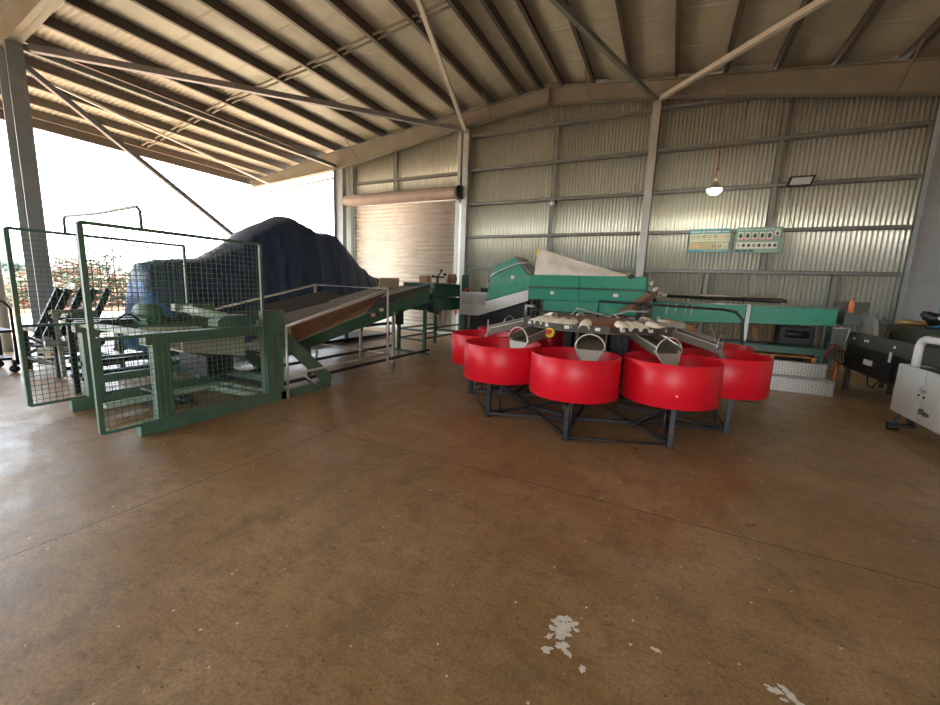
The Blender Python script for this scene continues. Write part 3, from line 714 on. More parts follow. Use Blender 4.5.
# ================================================================== LONG GREEN BOX with canvas
gb = thing('grading_box', 'long emerald green machine housing with an off-white canvas flap on top', 'machine', (-1.7, 9.4, 0))
b = MB(); b.box(-2.98, -.48, 9.0, 9.7, 1.40, 1.66); b.box(-2.98, -.48, 9.02, 9.7, 1.66, 1.70); b.box(-2.98, -.48, 9.0, 9.7, 1.70, 1.96); b.build('housing', 'green', gb, bevel=.012)
b = MB(); b.box(-2.62, -.62, 9.06, 9.6, 1.16, 1.40); lab(b.build('lower_housing', 'green2', gb), 'lighter lower panel')
b = MB(); b.box(-2.98, -.48, 8.985, 9.0, 1.655, 1.70); b.box(-1.83, -1.82, 8.985, 9.0, 1.4, 1.96); b.build('seam_strip', 'dgreen', gb)
b = MB(); b.box(-2.45, -2.37, 8.98, 8.998, 1.53, 1.60); b.box(-1.10, -1.0, 8.98, 8.998, 1.53, 1.60); b.build('sticker', 'sticker', gb)
b = MB()
def canv(u, v):
    x = -2.88 + 2.0 * u; zt = 2.60 - .60 * u ** .9; z = 1.96 + (zt - 1.96) * v
    return Vector((x, 9.05 + .25 * v + .015 * math.sin(u * 9 + v * 5) - .02 * math.sin(v * 6) + .02 * math.sin(u * 30) * v, z))
b.grid(canv, 40, 10); b.build('canvas_flap', 'canvas', gb, solid=.006)
b = MB(); b.slab([(-2.95, 9.28, 2.42), (-2.87, 9.28, 2.42), (-2.84, 9.28, 2.56), (-2.9, 9.28, 2.55)], .02); lab(b.build('flap_corner', 'yellow', gb), 'yellow corner piece')
b = MB()
def canv2(u, v):
    x = -2.88 + 2.0 * u; zt = 2.60 - .60 * u ** .9; z = zt + (1.97 - zt) * v
    return Vector((x, 9.30 + .38 * v, z))
b.grid(canv2, 20, 4); b.build('canvas_back', 'canvas', gb, solid=.006)
b = MB(); b.hexa([(-.86, 9.02, 1.96), (-.78, 9.02, 2.02), (-.70, 9.02, 1.96)], [(-.86, 9.1, 1.96), (-.78, 9.1, 2.02), (-.70, 9.1, 1.96)]); b.hexa([(-.86, 8.985, 1.96), (-.78, 8.985, 1.90), (-.70, 8.985, 1.96)], [(-.86, 8.998, 1.96), (-.78, 8.998, 1.90), (-.70, 8.998, 1.96)]); b.build('bracket', 'black', gb)
for x in (-2.9, -.6):
    for y in (9.1, 9.6):
        b = MB(); b.box(x - .03, x + .03, y - .03, y + .03, 0, 1.4); b.build('leg', 'dkframe', gb)
b = MB(); b.bar((-2.9, 9.1, 1.15), (-.6, 9.1, 1.15), .04); b.bar((-2.9, 9.1, .4), (-.6, 9.1, .4), .05); b.box(-2.75, -.75, 9.2, 9.55, .5, 1.05); b.build('underframe', 'blk2', gb)
# brown discharge chute at the right end
b = MB(); b.slab([(-.45, 8.9, 1.62), (-.25, 8.9, 1.6), (-.62, 7.9, 1.27), (-.85, 7.9, 1.28)], .02, (0, 0, 1)); b.slab([(-.25, 8.9, 1.6), (-.62, 7.9, 1.27), (-.62, 7.9, 1.37), (-.25, 8.9, 1.72)], .012, (1, 0, 0)); lab(b.build('discharge_chute', 'board', gb), 'brown chute curving down to the carousel')

# ================================================================== GREEN BEAM CONVEYOR
gc = thing('beam_conveyor', 'long emerald green beam conveyor along the back wall below the posters', 'conveyor', (1.2, 9.8, 0))
b = MB()
b.hexa([(-.35, 9.55, 1.05), (2.75, 9.55, 1.17), (2.75, 9.55, 1.47), (-.35, 9.55, 1.45)], [(-.35, 9.6, 1.05), (2.75, 9.6, 1.17), (2.75, 9.6, 1.47), (-.35, 9.6, 1.45)])
b.build('front_panel', 'green', gc, bevel=.006)
b = MB(); b.hexa([(-.35, 10.15, 1.1), (2.75, 10.15, 1.17), (2.75, 10.15, 1.47), (-.35, 10.15, 1.45)], [(-.35, 10.2, 1.1), (2.75, 10.2, 1.17), (2.75, 10.2, 1.47), (-.35, 10.2, 1.45)]); b.build('back_panel', 'green', gc)
b = MB(); b.box(-.35, 2.75, 9.6, 10.15, 1.38, 1.40); b.build('belt', 'belt', gc)
b = MB(); b.tube([(-.35, 9.57, 1.47), (2.78, 9.57, 1.49)], .012, 6); b.build('edge_trim', 'tube', gc)
b = MB(); b.tube([(-.15, 9.7, 1.6), (1.95, 9.7, 1.61)], .02, 8); b.tube([(-.15, 9.9, 1.58), (1.95, 9.9, 1.56)], .02, 8); b.cyl((1.93, 9.7, 1.58), (2.0, 9.7, 1.58), .035, 10)
for x in (.3, .8, 1.3): b.tube([(x, 9.7, 1.42), (x, 9.7, 1.6)], .01, 6)
b.build('pipe_run', 'blk2', gc)
b = MB(); b.cyl((-.1, 9.8, 1.62), (1.85, 9.8, 1.64), .025, 8); b.build('roller_tube', 'tan', gc)
for x in (-.2, 1.38, 2.69):
    b = MB(); b.box(x - .03, x + .03, 9.48 if x != 2.69 else 9.62, 9.54 if x != 2.69 else 9.68, .762 if x == 1.38 else 0, 1.5 if x == 1.38 else 1.15); b.build('leg', 'galv' if x < 2 else 'dgreen', gc)
b = MB()
for x in (-.05, .12, .3, .42): b.tube([(x, 9.53, 1.43), (x - .02, 9.52, 1.2)], .012, 6)
b.build('strap', 'sticker', gc)
b = MB(); b.blob((2.45, 9.54, 1.26), .012); b.build('bolt', 'black', gc)
# chrome valve cluster
vc = thing('valve_cluster', 'chrome pipe fittings and taps above the left end of the green beam conveyor', 'fitting', (-.4, 9.1, 1.45))
b = MB()
random.seed(5)
b.cyl((-.4, 9.1, 1.42), (-.4, 9.1, 1.85), .025, 10); b.cyl((-.55, 9.1, 1.62), (-.15, 9.1, 1.64), .025, 10)
for p, r in (((-.4, 9.1, 1.83), .06), ((-.3, 9.08, 1.7), .07), ((-.25, 9.05, 1.58), .05), ((-.5, 9.05, 1.6), .05), ((-.12, 9.08, 1.6), .045), ((-.36, 9.02, 1.55), .05)): b.blob(p, r)
b.build('pipework', 'tube', vc)
b = MB(); b.cyl((-.6, 9.08, 1.55), (-.5, 9.08, 1.66), .03, 8); b.cyl((-.44, 9.0, 1.66), (-.3, 9.0, 1.62), .02, 8); b.blob((-.3, 9.0, 1.5), .04); b.build('tap_handle', 'black', vc)

# ================================================================== green bench, steps, things near it
gbn = thing('work_bench', 'low dark green steel bench under the long beam conveyor', 'bench', (1.9, 9.4, 0))
b = MB(); b.box(1.0, 2.56, 9.15, 9.85, .70, .76); b.box(1.0, 2.56, 9.12, 9.16, .64, .74); b.build('top', 'dgreen', gbn)
for x in (1.05, 2.52):
    for y in (9.2, 9.8):
        b = MB(); b.box(x - .035, x + .035, y - .035, y + .035, 0, .7); b.build('leg', 'dgreen', gbn)
t = MB(); t.slab([(1.15, 9.2, .765), (1.75, 9.2, .765), (1.95, 9.7, .765), (1.2, 9.7, .765)], .012, (0, 0, 1)); tag(t.build('flat_sheet', 'slate'), 'flat grey-green sheet lying on the dark green bench', 'sheet')
st = thing('step_box', 'two-tread aluminium checker plate step in front of the green bench', 'steps', (2.2, 8.9, 0))
def checker(b, x0, x1, z0, z1, y, horiz=False, yb=None):
    nx = int((x1 - x0) / .045); nz = max(1, int((z1 - z0) / .042))
    b.cur = 1
    for i in range(nx):
        for j in range(nz):
            x = x0 + (i + .5) * (x1 - x0) / nx; z = z0 + (j + .5) * (z1 - z0) / nz; s_ = 1 if (i + j) % 2 else -1
            if horiz: b.bar((x - .012, z - s_ * .012, y), (x + .012, z + s_ * .012, y), .010, .008)
            else: b.bar((x - .012, y, z - s_ * .012), (x + .012, y, z + s_ * .012), .010, .010, (0, 1, 0))
b = MB(); b.box(1.74, 2.64, 8.72, 9.0, 0, .25); checker(b, 1.76, 2.62, .02, .23, 8.718); checker(b, 1.76, 2.62, 8.74, 8.98, .252, True); b.build('lower_tread', ['checker', 'tube'], st)
b = MB(); b.box(1.74, 2.58, 9.0, 9.12, .25, .51); b.box(1.74, 2.58, 9.0, 9.12, 0, .25); checker(b, 1.76, 2.56, .27, .49, 8.998); b.build('upper_tread', ['checker', 'tube'], st)
pl = thing('timber_pallet', 'orange timber pallet under the green bench behind the steps', 'pallet', (1.9, 9.5, 0))
for k in range(5):
    b = MB(); y = 9.28 + k * .11; b.box(1.15, 2.5, y, y + .08, .56, .58); b.build('slat', 'pallet', pl)
for x in (1.2, 1.8, 2.42):
    b = MB(); b.box(x, x + .06, 9.28, 9.8, .0, .56); b.build('bearer', 'pallet', pl)
for x, lb in ((1.62, 'leaning brown plank under the beam conveyor near its middle'),):
    b = MB(); b.bar((x, 9.75, .77), (x - .05, 10.3, 1.3), .09, .02); tag(b.build('wooden_plank', 'wood'), lb, 'plank')
t = thing('motor_unit', 'black motor under the right end of the green beam conveyor', 'motor', (2.2, 9.95, .0))
b = MB(); b.box(2.0, 2.55, 9.86, 10.3, 0, 1.1); b.build('housing', 'black', t, bevel=.02); b = MB(); b.cyl((2.1, 9.84, .95), (2.45, 9.84, .95), .07, 12); b.build('drum', 'blk2', t)
t = thing('switch_box', 'grey control box with red cable at right end of the green beam conveyor', 'control box', (2.75, 9.3, 0))
b = MB(); b.box(2.63, 2.84, 9.25, 9.35, .84, 1.14); b.build('box', 'olive', t, bevel=.01)
b = MB(); b.tube([(2.62, 9.24, 1.15), (2.86, 9.24, 1.15), (2.82, 9.24, .8)], .01, 6); b.build('frame', 'tube', t)
b = MB(); b.tube([(2.72, 9.25, .88), (2.66, 9.22, .78), (2.6, 9.22, .72), (2.62, 9.24, .6)], .012, 6); b.build('red_cable', 'redp', t)
b = MB(); b.box(2.6, 2.66, 9.28, 9.34, 0, .9); b.build('stand', 'dkframe', t)
b = MB()
for k in range(5): b.tube([(2.7 + .03 * k, 9.2, .78), (2.66 + .05 * k, 9.15, .62 - .03 * k), (2.8 + .03 * k, 9.15, .52), (2.95, 9.2, .6 + .03 * k)], .009, 5)
b.build('cable_bundle', 'black', t)
b = MB(); b.cyl((2.83, 9.5, .0), (2.86, 9.5, .55), .035, 10); tag(b.build('orange_pipe', 'orange'), 'upright orange pipe below the control box', 'pipe')
t = thing('drill_bottle', 'orange bottle standing at right end of the beam conveyor', 'bottle', (3.05, 9.85, 1.3))
b = MB(); b.lathe([(.001, 0), (.045, 0), (.045, .17), (.02, .23)], (2.98, 9.75, 1.42), 12); b.build('body', 'orange', t); b = MB(); b.lathe([(.022, .22), (.02, .27), (.001, .27)], (2.98, 9.75, 1.42), 10); b.build('cap', 'tan', t)

# ================================================================== OLIVE SIZER at the right
oc = thing('olive_conveyor', 'dark olive steel conveyor running towards the camera at the right wall', 'conveyor', (3.4, 8, 0))
b = MB(); b.box(3.0, 3.04, 5.2, 10.0, .86, 1.08); b.box(3.7, 3.74, 5.2, 10.0, .86, 1.14); b.build('side_rail', 'olive', oc)
b = MB(); b.box(3.04, 3.7, 5.3, 9.9, .95, .98); b.build('belt', 'black', oc)
b = MB(); b.box(3.02, 3.7, 8.0, 9.75, .42, .86); b.hexa([(3.05, 7.4, .6), (3.65, 7.4, .6), (3.65, 8.1, .42), (3.05, 8.1, .42)], [(3.05, 7.4, .86), (3.65, 7.4, .86), (3.65, 8.1, .86), (3.05, 8.1, .86)]); b.build('hopper', 'blk2', oc)
for y in (9.4, 8.95, 8.85, 7.95): b = MB(); b.blob((2.995, y, .98), .018, n=8); b.build('bolt', 'sticker', oc)
b = MB(); b.box(2.985, 3.0, 8.0, 8.05, .75, .9); b.build('latch', 'sticker', oc)
b = MB(); b.box(2.985, 3.02, 8.62, 8.85, .60, .68); b.build('name_plate', 'sticker', oc)
for x in (3.06, 3.66):
    for y in (9.6, 7.3, 5.6):
        b = MB(); b.box(x - .03, x + .03, y - .03, y + .03, 0, .86); b.build('leg', 'blk2', oc)
b = MB(); b.tube([(3.02, 8.7, .45), (3.0, 8.6, .3), (3.0, 8.4, .28), (3.02, 8.3, .42)], .012, 6); b.build('cable', 'black', oc)
for x in (3.1,):
    b = MB(); b.prism([(9.0, 1.08), (9.75, 1.08), (9.72, 1.25), (9.3, 1.40), (9.1, 1.32)], 'x', x, x + .06); lab(b.build('end_plate', 'stain', oc), 'grey upright end plate')
b = MB(); b.box(2.84, 3.08, 9.5, 9.9, 1.2, 1.42); b.box(2.84, 3.3, 9.95, 10.2, 1.42, 1.62); lab(b.build('feed_box', 'olive', oc), 'olive feed box')
b = MB(); b.box(3.75, 4.3, 6.6, 10.4, 1.08, 1.22); b.build('rear_channel', 'olive', oc)
for x in (3.8, 4.25):
    for y in (6.7, 10.3):
        b = MB(); b.box(x - .03, x + .03, y - .03, y + .03, 0, 1.08); b.build('leg', 'blk2', oc)
b = MB(); b.cyl((3.84, 10.3, 1.275), (4.15, 10.1, 1.275), .05, 12); tag(b.build('brass_cylinder', 'brass'), 'brass coloured cylinder lying on the olive conveyor', 'cylinder')
t = thing('gear_assembly', 'dark greasy gear lump on the olive conveyor by the right column', 'gearbox', (4.05, 9.6, 1.22))
b = MB(); random.seed(9)
for k in range(8): b.blob((4.0 + random.uniform(-.1, .15), 9.6 + random.uniform(-.15, .15), 1.335 + random.uniform(-.01, .13)), random.uniform(.05, .09), n=8, jit=.2)
b.build('gears', 'blk2', t); b = MB(); b.cyl((3.95, 9.45, 1.43), (4.1, 9.4, 1.35), .03, 8); b.blob((4.12, 9.38, 1.4), .04); b.build('nut', 'tube', t)
b = MB()
def rag(u, v): return Vector((3.78 + .45 * u + .03 * math.sin(v * 9), 8.6 + .55 * v, 1.235 + .03 * abs(math.sin(u * 7 + v * 5)) + .03 * math.sin(v * 3.1)))
b.grid(rag, 14, 14); tag(b.build('blue_cloth', 'blue', solid=.006), 'crumpled bright blue cloth lying on the rear olive channel', 'cloth')
b = MB(); b.cyl((3.80, 9.25, 1.255), (4.1, 9.3, 1.255), .03, 8); tag(b.build('black_torch', 'black'), 'short black rod beside the blue cloth', 'rod')

# white cabinet with pvc pipe
wc = thing('white_cabinet', 'white steel cabinet with two doors and a fat white pipe on top', 'cabinet', (2.85, 6.4, 0))
XW = 2.72
b = MB(); b.box(XW, XW + .24, 5.2, 7.02, .24, .86); b.build('body', 'white', wc, bevel=.006)
for y0, y1 in ((6.37, 7.0), (5.72, 6.35), (5.22, 5.70)):
    b = MB(); b.box(XW - .012, XW, y0, y1, .26, .85); dd = b.build('door', 'white', wc, bevel=.003)
    if y0 < 6.3 and y1 > 6:
        b = MB(); b.lathe([(.001, 0), (.035, 0), (.03, .025), (.001, .03)], (XW - .042, 6.28, .40), 12, 'x'); b.cyl((XW - .035, 6.28, .40), (XW - .035, 6.14, .385), .022, 8); b.build('handle', 'olive', dd)
        b = MB(); b.box(XW - .025, XW - .012, 6.28, 6.42, .62, .65); b.cyl((XW - .02, 6.36, .60), (XW - .02, 6.36, .67), .012, 8); b.build('latch', 'stain', dd)
        b = MB(); b.blob((XW - .014, 6.31, .56), .014, n=8); b.blob((XW - .014, 6.42, .565), .014, n=8); b.build('lock', 'black', dd)
for y in (6.85, 5.4):
    b = MB(); b.bar((XW + .05, y, .24), (XW - .02, y + .03, .06), .04); b.cyl((XW - .05, y + .04, .035), (XW + .06, y + .04, .035), .035, 10); b.box(XW - .06, XW + .2, y - .02, y + .05, .06, .1); b.build('foot', 'blk2', wc)
pts = [(2.8, 6.85, .86), (2.8, 6.85, 1.08)]
for k in range(1, 7):
    a = PI / 2 * k / 6; pts.append((2.8, 6.85 - .14 * (1 - math.cos(a)), 1.08 + .12 * math.sin(a)))
pts += [(2.8, 5.6, 1.20)]
b = MB(); b.tube(pts, .042, 14); b.build('pipe', 'pvc', wc)
b = MB(); b.box(XW + .02, XW + .2, 5.9, 6.6, .86, .875); b.box(XW + .06, XW + .2, 5.6, 5.9, .86, .92); b.build('top_plate', 'blk2', wc)

# ================================================================== PACKING CAROUSEL
CX, CY, RR, RD, Z0, Z1 = -.965, 6.24, 1.69, .495, .465, .918
pc = thing('packing_carousel', 'round fruit packing carousel with ivory cups and metal chutes above ten red bins', 'carousel', (CX, CY, 0))
lx, ly = -.95, 6.0
def lp(k, r=1.77, z=0.):
    a = R(-87.6 + 36 * k); return Vector((lx + r * math.cos(a), ly + r * math.sin(a), z))
for k in range(10):
    p = lp(k); b = MB(); a = R(-87.6 + 36 * k)
    b.bar(p, p + Vector((0, 0, Z0 - .01)), .05, .05); b.box(p.x - .035, p.x + .035, p.y - .035, p.y + .035, 0, .01)
    q = lp(k, 1.62); b.tube([q + Vector((.02, 0, .05)), q + Vector((.02, 0, Z0 - .01))], .012, 6)
    b.build('leg', 'dkframe', pc)
b = MB()
for k in range(10):
    if k % 2 == 0: b.tube([lp(k, 1.77, .03), lp(k + 1, 1.77, .03)], .012, 6)
    else: b.bar(lp(k, 1.77, .04), lp(k + 1, 1.1, .04), .03); b.bar(lp(k + 1, 1.77, .04), lp(k, 1.1, .04), .03)
    b.bar(lp(k, 1.77, .045), lp(k, .45, .045), .035)
    b.bar(lp(k, 1.1, .05), lp(k + 1, 1.1, .05), .035)
    b.bar(lp(k, 1.15, .05), lp(k, 1.7, Z0 - .03), .022)
    b.bar(lp(k, 2.0, Z0 - .03), lp(k, .3, Z0 - .03), .04, .03)
b.build('floor_frame', 'dkframe', pc)
b = MB(); b.lathe([(.001, .0), (.3, .0), (.3, .04), (.12, .06), (.12, 1.1), (.001, 1.1)], (CX, CY, 0), 20)
b.lathe([(.001, .35), (.5, .35), (.55, .45), (.5, .62), (.001, .65)], (CX, CY, 0), 24); b.build('hub', 'black', pc)
b = MB()
for k in range(10):
    a = R(-75 + 36 * k); x, y = CX + .42 * math.cos(a), CY + .42 * math.sin(a)
    b.box(x - .06, x + .06, y - .06, y + .06, .55, 1.08)
b.build('drive_unit', 'blk2', pc)
# top ring: ten-sided flat rail
def rp(a, r, z): return Vector((CX + .02 + r * math.cos(a), CY - .25 + r * math.sin(a), z))
RZ = 1.17
b = MB(); n = 10
A = [R(-90 + 18 + 36 * k) for k in range(n)]
for k in range(n):
    a0, a1 = A[k], A[(k + 1) % n]
    b.hexa([rp(a0, 1.08, RZ - .035), rp(a1, 1.08, RZ - .035), rp(a1, 1.06, RZ - .035), rp(a0, 1.06, RZ - .035)],
           [rp(a0, 1.08, RZ + .035), rp(a1, 1.08, RZ + .035), rp(a1, 1.06, RZ + .035), rp(a0, 1.06, RZ + .035)])
b.build('ring_rail', 'rail', pc)
for k in range(n):
    for fr in (.2, .75):
        b = MB(); a0, a1 = A[k], A[(k + 1) % n]
        p = rp(a0, 1.088, RZ).lerp(rp(a1, 1.088, RZ), fr); q = rp(a0, 1.088, RZ).lerp(rp(a1, 1.088, RZ), fr + .09)
        b.bar(p, q, .006, .04); b.build('rail_sticker', 'sticker', pc)
b = MB(); b.lathe([(.001, 1.235), (.72, 1.22), (.80, 1.20), (.80, 1.17), (.001, 1.17)], (CX + .02, CY - .25, 0), 40); lab(b.build('turntable', 'rust', pc), 'red-brown dusty turntable')
b = MB(); b.lathe([(.80, 1.14), (1.03, 1.13), (1.03, 1.115), (.80, 1.12)], (CX + .02, CY - .25, 0), 40, close=True); b.build('deck', 'dsheet', pc)
random.seed(4)
for k, adeg in enumerate((-133, -126, -118, -109, -100, -88, -62, -55, -48, -30, 10, 45, 80, 115, 150)):
    a = R(adeg); b = MB(); r = .93 + random.uniform(-.02, .03); wd = .062 if adeg < -80 else .055
    c = rp(a, r, RZ + .045); d = Vector((math.cos(a), math.sin(a), 0)); s_ = Vector((-d.y, d.x, 0))
    def fn(u, v, c=c, d=d, s_=s_, wd=wd):
        th = PI * (u - .5) * 1.05; rad = wd * (1 + .10 * math.sin(PI * v))
        return c + d * (-.10 + .22 * v) + s_ * math.sin(th) * rad + Vector((0, 0, math.cos(th) * .055 * (1 - .15 * v) - .05 * v * v))
    b.grid(fn, 12, 8); b.build('cup', 'cup', pc, solid=.008)
# chutes
for k in range(10):
    a = R(-87.9 + 36 * k + {0: 5, 9: 8, 8: 6, 1: 0}.get(k, 0)); d = Vector((math.cos(a), math.sin(a), 0)); s_ = Vector((-d.y, d.x, 0)); O = Vector((CX, CY, 0))
    def P(r, w, z): return O + d * r + s_ * w + Vector((0, 0, z))
    b = MB(); r0, r1, z0, z1, w, h = .98, 1.62, 1.10, .93, .17, .10
    b.slab([P(r0, -w, z0), P(r0, w, z0), P(r1, w * .92, z1), P(r1, -w * .92, z1)], .008, (0, 0, 1))
    for sg in (-1, 1):
        b.slab([P(r0, sg * w, z0), P(r1, sg * w * .92, z1), P(r1, sg * w * .92, z1 + h), P(r0, sg * w, z0 + h)], .006, s_)
    ch = b.build('chute', 'dsheet', pc)
    b = MB()
    # V flap hanging from the chute end down into the bin
    b.slab([P(r1, -w * .92, z1 + .03), P(r1, w * .92, z1 + .03), P(r1 + .10, .02, z1 - .19), P(r1 + .10, -.02, z1 - .19)], .006, d)
    for sg in (-1, 1): b.bar(P(r1 - .02, sg * w * .95, z1 + .06), P(r1 + .11, sg * .02, z1 - .20), .035, .012)
    for sg in (-1, 1): b.bar(P(r0, sg * w, z0 + h), P(r1, sg * w * .95, z1 + h), .014, .014)
    b.build('flap', 'stain', ch)
    b = MB(); b.tube([P(r1 + .01, w * .98 * math.cos(t), z1 + .04 + .17 * math.sin(t)) for t in [PI * j / 12 for j in range(13)]], .008, 6); b.build('hoop', 'tube', ch)
# emergency stop
es = MB(); es.cyl((-1.34, 4.99, 1.08), (-1.34, 5.09, 1.08), .062, 16); es.build('stop_button_housing', 'yellow', pc)
es = MB(); es.cyl((-1.34, 4.95, 1.09), (-1.34, 5.0, 1.09), .032, 14); es.cyl((-1.34, 5.04, .9), (-1.34, 5.04, 1.03), .018, 8); lab(es.build('stop_button', 'redp', pc), 'red mushroom button')
# black hoop pipe over the machine
b = MB(); b.tube([(-1.15, 7.5, 1.15), (-1.15, 7.5, 1.46), (.75, 7.45, 1.42), (.92, 7.43, 1.39), (1.02, 7.42, 1.28), (1.06, 7.42, .9), (1.06, 7.42, .3)], .022, 10)
b.tube([(-.45, 7.5, 1.45), (-.45, 7.5, 1.15)], .015, 6); b.build('overhead_pipe', 'black', pc)
b = MB(); b.tube([(-2.2, 6.6, 1.16), (-2.2, 6.6, 1.34), (-2.05, 6.6, 1.34)], .03, 8); b.tube([(-1.5, 6.9, 1.2), (-1.4, 6.9, 1.33), (-.9, 7.0, 1.22), (-.6, 7.0, 1.33), (-.3, 7.0, 1.33)], .016, 8); b.build('tube_arm', 'galv', pc)
b = MB(); b.tube([(-.05, 6.62, 1.2), (.33, 6.32, 1.12)], .07, 18, cap=False); lab(b.build('outlet_tube', 'wood', pc, solid=.008), 'brown tube end'); 
b = MB(); b.box(-.3, .2, 5.85, 6.3, 1.19, 1.24); b.build('deck_plate', 'dsheet', pc)

# red bins
BL = ['front red bin left of the centre leg pair, metal chute hanging over its middle', 'front red bin right of centre, largest in view, with white dot on its side', 'red bin at the right end of the carousel nearest the checker plate step',
      'red bin at the back right, only its rim showing above the right end bin', 'red bin at the back of the carousel, right of the green box', 'red bin at the very back of the carousel under the canvas box', 'red bin at the back left of the carousel near the elevator',
      'red bin at the left rear with a white tag on its rim', 'red bin at the left end of the carousel, partly behind another', 'front left red bin, second from the left end']
for k in range(10):
    a = R(-87.9 + 36 * k); x, y = CX + RR * math.cos(a), CY + RR * math.sin(a)
    t = thing('red_bin', BL[k], 'bin', (x, y, Z0), 'round red bins of the packing carousel')
    b = MB(); b.lathe([(RD - .004, Z0), (RD, Z0 + .004), (RD, Z1 - .002), (RD - .002, Z1), (RD - .006, Z1), (RD - .008, Z1 - .003), (RD - .008, Z0 + .01), (RD - .008, Z0)], (x, y, 0), 64, close=True); b.build('shell', 'red', t)
    b = MB(); b.lathe([(.001, Z0 + .06), (.2, Z0 + .055), (RD - .01, Z0 + .02), (RD - .01, Z0), (.001, Z0)], (x, y, 0), 48); lab(b.build('base', 'redin', t), 'darker red base')
    if k == 1:
        b = MB(); b.blob((x + .075, y - RD * .99, Z0 + .14), .009, (1, .4, 1), 8); b.build('sticker', 'sticker', t)
    if k == 7:
        b = MB(); b.box(x - .42, x - .38, y - .28, y - .27, Z1 - .07, Z1); b.build('tag', 'sticker', t)

# ================================================================== POSTERS
def glyphs(b, x0, x1, z, h, words, y):
    tot = sum(words) + len(words) - 1; cw = (x1 - x0) / tot; x = x0
    for wd in words:
        for i in range(wd):
            hh = h * (1 if (i * 7 + wd) % 3 else .8)
            b.box(x + cw * .12, x + cw * .88, y - .0008, y, z, z + hh); x += cw
        x += cw
def fruit(b, x, z, rx, rz_, y, pear=0.):
    n = 14; pts = []
    for i in range(n):
        a = 2 * PI * i / n; k = 1 - pear * max(0, math.sin(a)) * abs(math.cos(a)) * .8
        pts.append((x + rx * math.cos(a) * k, z + rz_ * math.sin(a) * (1 + pear * .2 * (math.sin(a) > 0))))
    b.prism(pts, 'y', y - .0012, y)
PY = 11.93
p = thing('defect_poster', 'teal and cream fruit chart poster on the back wall, left of the two', 'poster', (.71, PY, 2.72), 'fruit chart posters')
x0, x1, z0, z1 = .26, 1.15, 2.72, 3.29
b = MB(); b.cur = 0; b.box(x0, x1, PY, PY + .012, z0, z1); b.cur = 1; b.box(x0 + .01, x1 - .01, PY - .001, PY, 2.97, 3.17); b.cur = 2; b.box(x0 + .01, x1 - .28, PY - .001, PY, 2.79, 2.955); b.cur = 1; b.box(x1 - .28, x1 - .03, PY - .001, PY, 2.79, 2.955)
b.cur = 3; glyphs(b, x0 + .03, x1 - .05, 3.205, .028, [7, 3, 11, 5], PY - .001); glyphs(b, x0 + .35, x1 - .15, 2.745, .012, [9, 6, 8], PY - .001)
b.build('board', ['p_teal', 'p_cream', 'p_sand', 'p_white'], p)
b = MB()
for i in range(7):
    x = x0 + .08 + i * .122; b.cur = [0, 0, 1, 0, 1, 2, 0][i]; fruit(b, x, 3.105, .042, .032, PY - .0015); b.cur = 3; fruit(b, x, 3.105, .022, .014, PY - .003)
    b.cur = [2, 2, 0, 0, 1, 1, 2][i]; fruit(b, x - .01, 2.872, .040, .034, PY - .0015)
    if i != 0: b.cur = 3; fruit(b, x - .01, 2.872, .022, .017, PY - .003)
    b.cur = 0; glyphs(b, x - .045, x + .045, 3.03, .008, [5, 4], PY - .0015); glyphs(b, x - .045, x + .04, 2.805, .008, [6, 3], PY - .0015)
b.build('fruit_picture', ['p_mid', 'p_dark', 'p_tan', 'p_white'], p)
p = thing('size_poster', 'sage green poster with dark avocado pictures, right of the two posters', 'poster', (1.72, PY, 2.70), 'fruit chart posters')
x0, x1, z0, z1 = 1.26, 2.18, 2.70, 3.30
b = MB(); b.cur = 0; b.box(x0, x1, PY, PY + .012, z0, z1); b.cur = 1
glyphs(b, x0 + .04, x1 - .04, 3.235, .024, [5, 8, 1, 4, 9, 3, 5], PY - .0005)
for i in range(6):
    x = x0 + .095 + i * .145; zz = 3.105 if i < 5 else 3.15
    b.cur = 1; b.box(x - .055, x + .055, PY - .001, PY, zz - .075 + (.03 if i == 5 else 0), zz + .085 - (.01 if i == 5 else 0)); b.cur = 2; b.box(x - .06, x + .055, PY - .0015, PY, zz - .105 + (.03 if i == 5 else 0), zz - .07 + (.03 if i == 5 else 0))
b.cur = 1; b.box(x0 + .03, x1 - .07, PY - .001, PY, 2.80, 2.955); b.cur = 3; b.box(x0 + .02, x0 + .4, PY - .001, PY, 2.725, 2.775); b.cur = 1; b.box(x0 + .14, x0 + .16, PY - .002, PY, 2.74, 2.76); b.box(x0 + .26, x0 + .28, PY - .002, PY, 2.74, 2.76); glyphs(b, x0 + .45, x1 - .1, 2.745, .012, [8, 5, 7], PY - .001)
b.build('board', ['p_sage', 'p_white', 'p_pink', 'p_dark'], p)
b = MB()
for i in range(6):
    x = x0 + .095 + i * .145; zz = 3.105 if i < 5 else 3.15
    fruit(b, x, zz, .042 if i < 5 else .03, .056 if i < 5 else .035, PY - .002, .45)
for i in range(8):
    b.cur = 1 if i in (0, 3, 5) else 0; fruit(b, x0 + .075 + i * .104, 2.878, .036 if i else .018, .04, PY - .002, .35)
b.build('fruit_picture', ['p_dark', 'p_mid'], p)

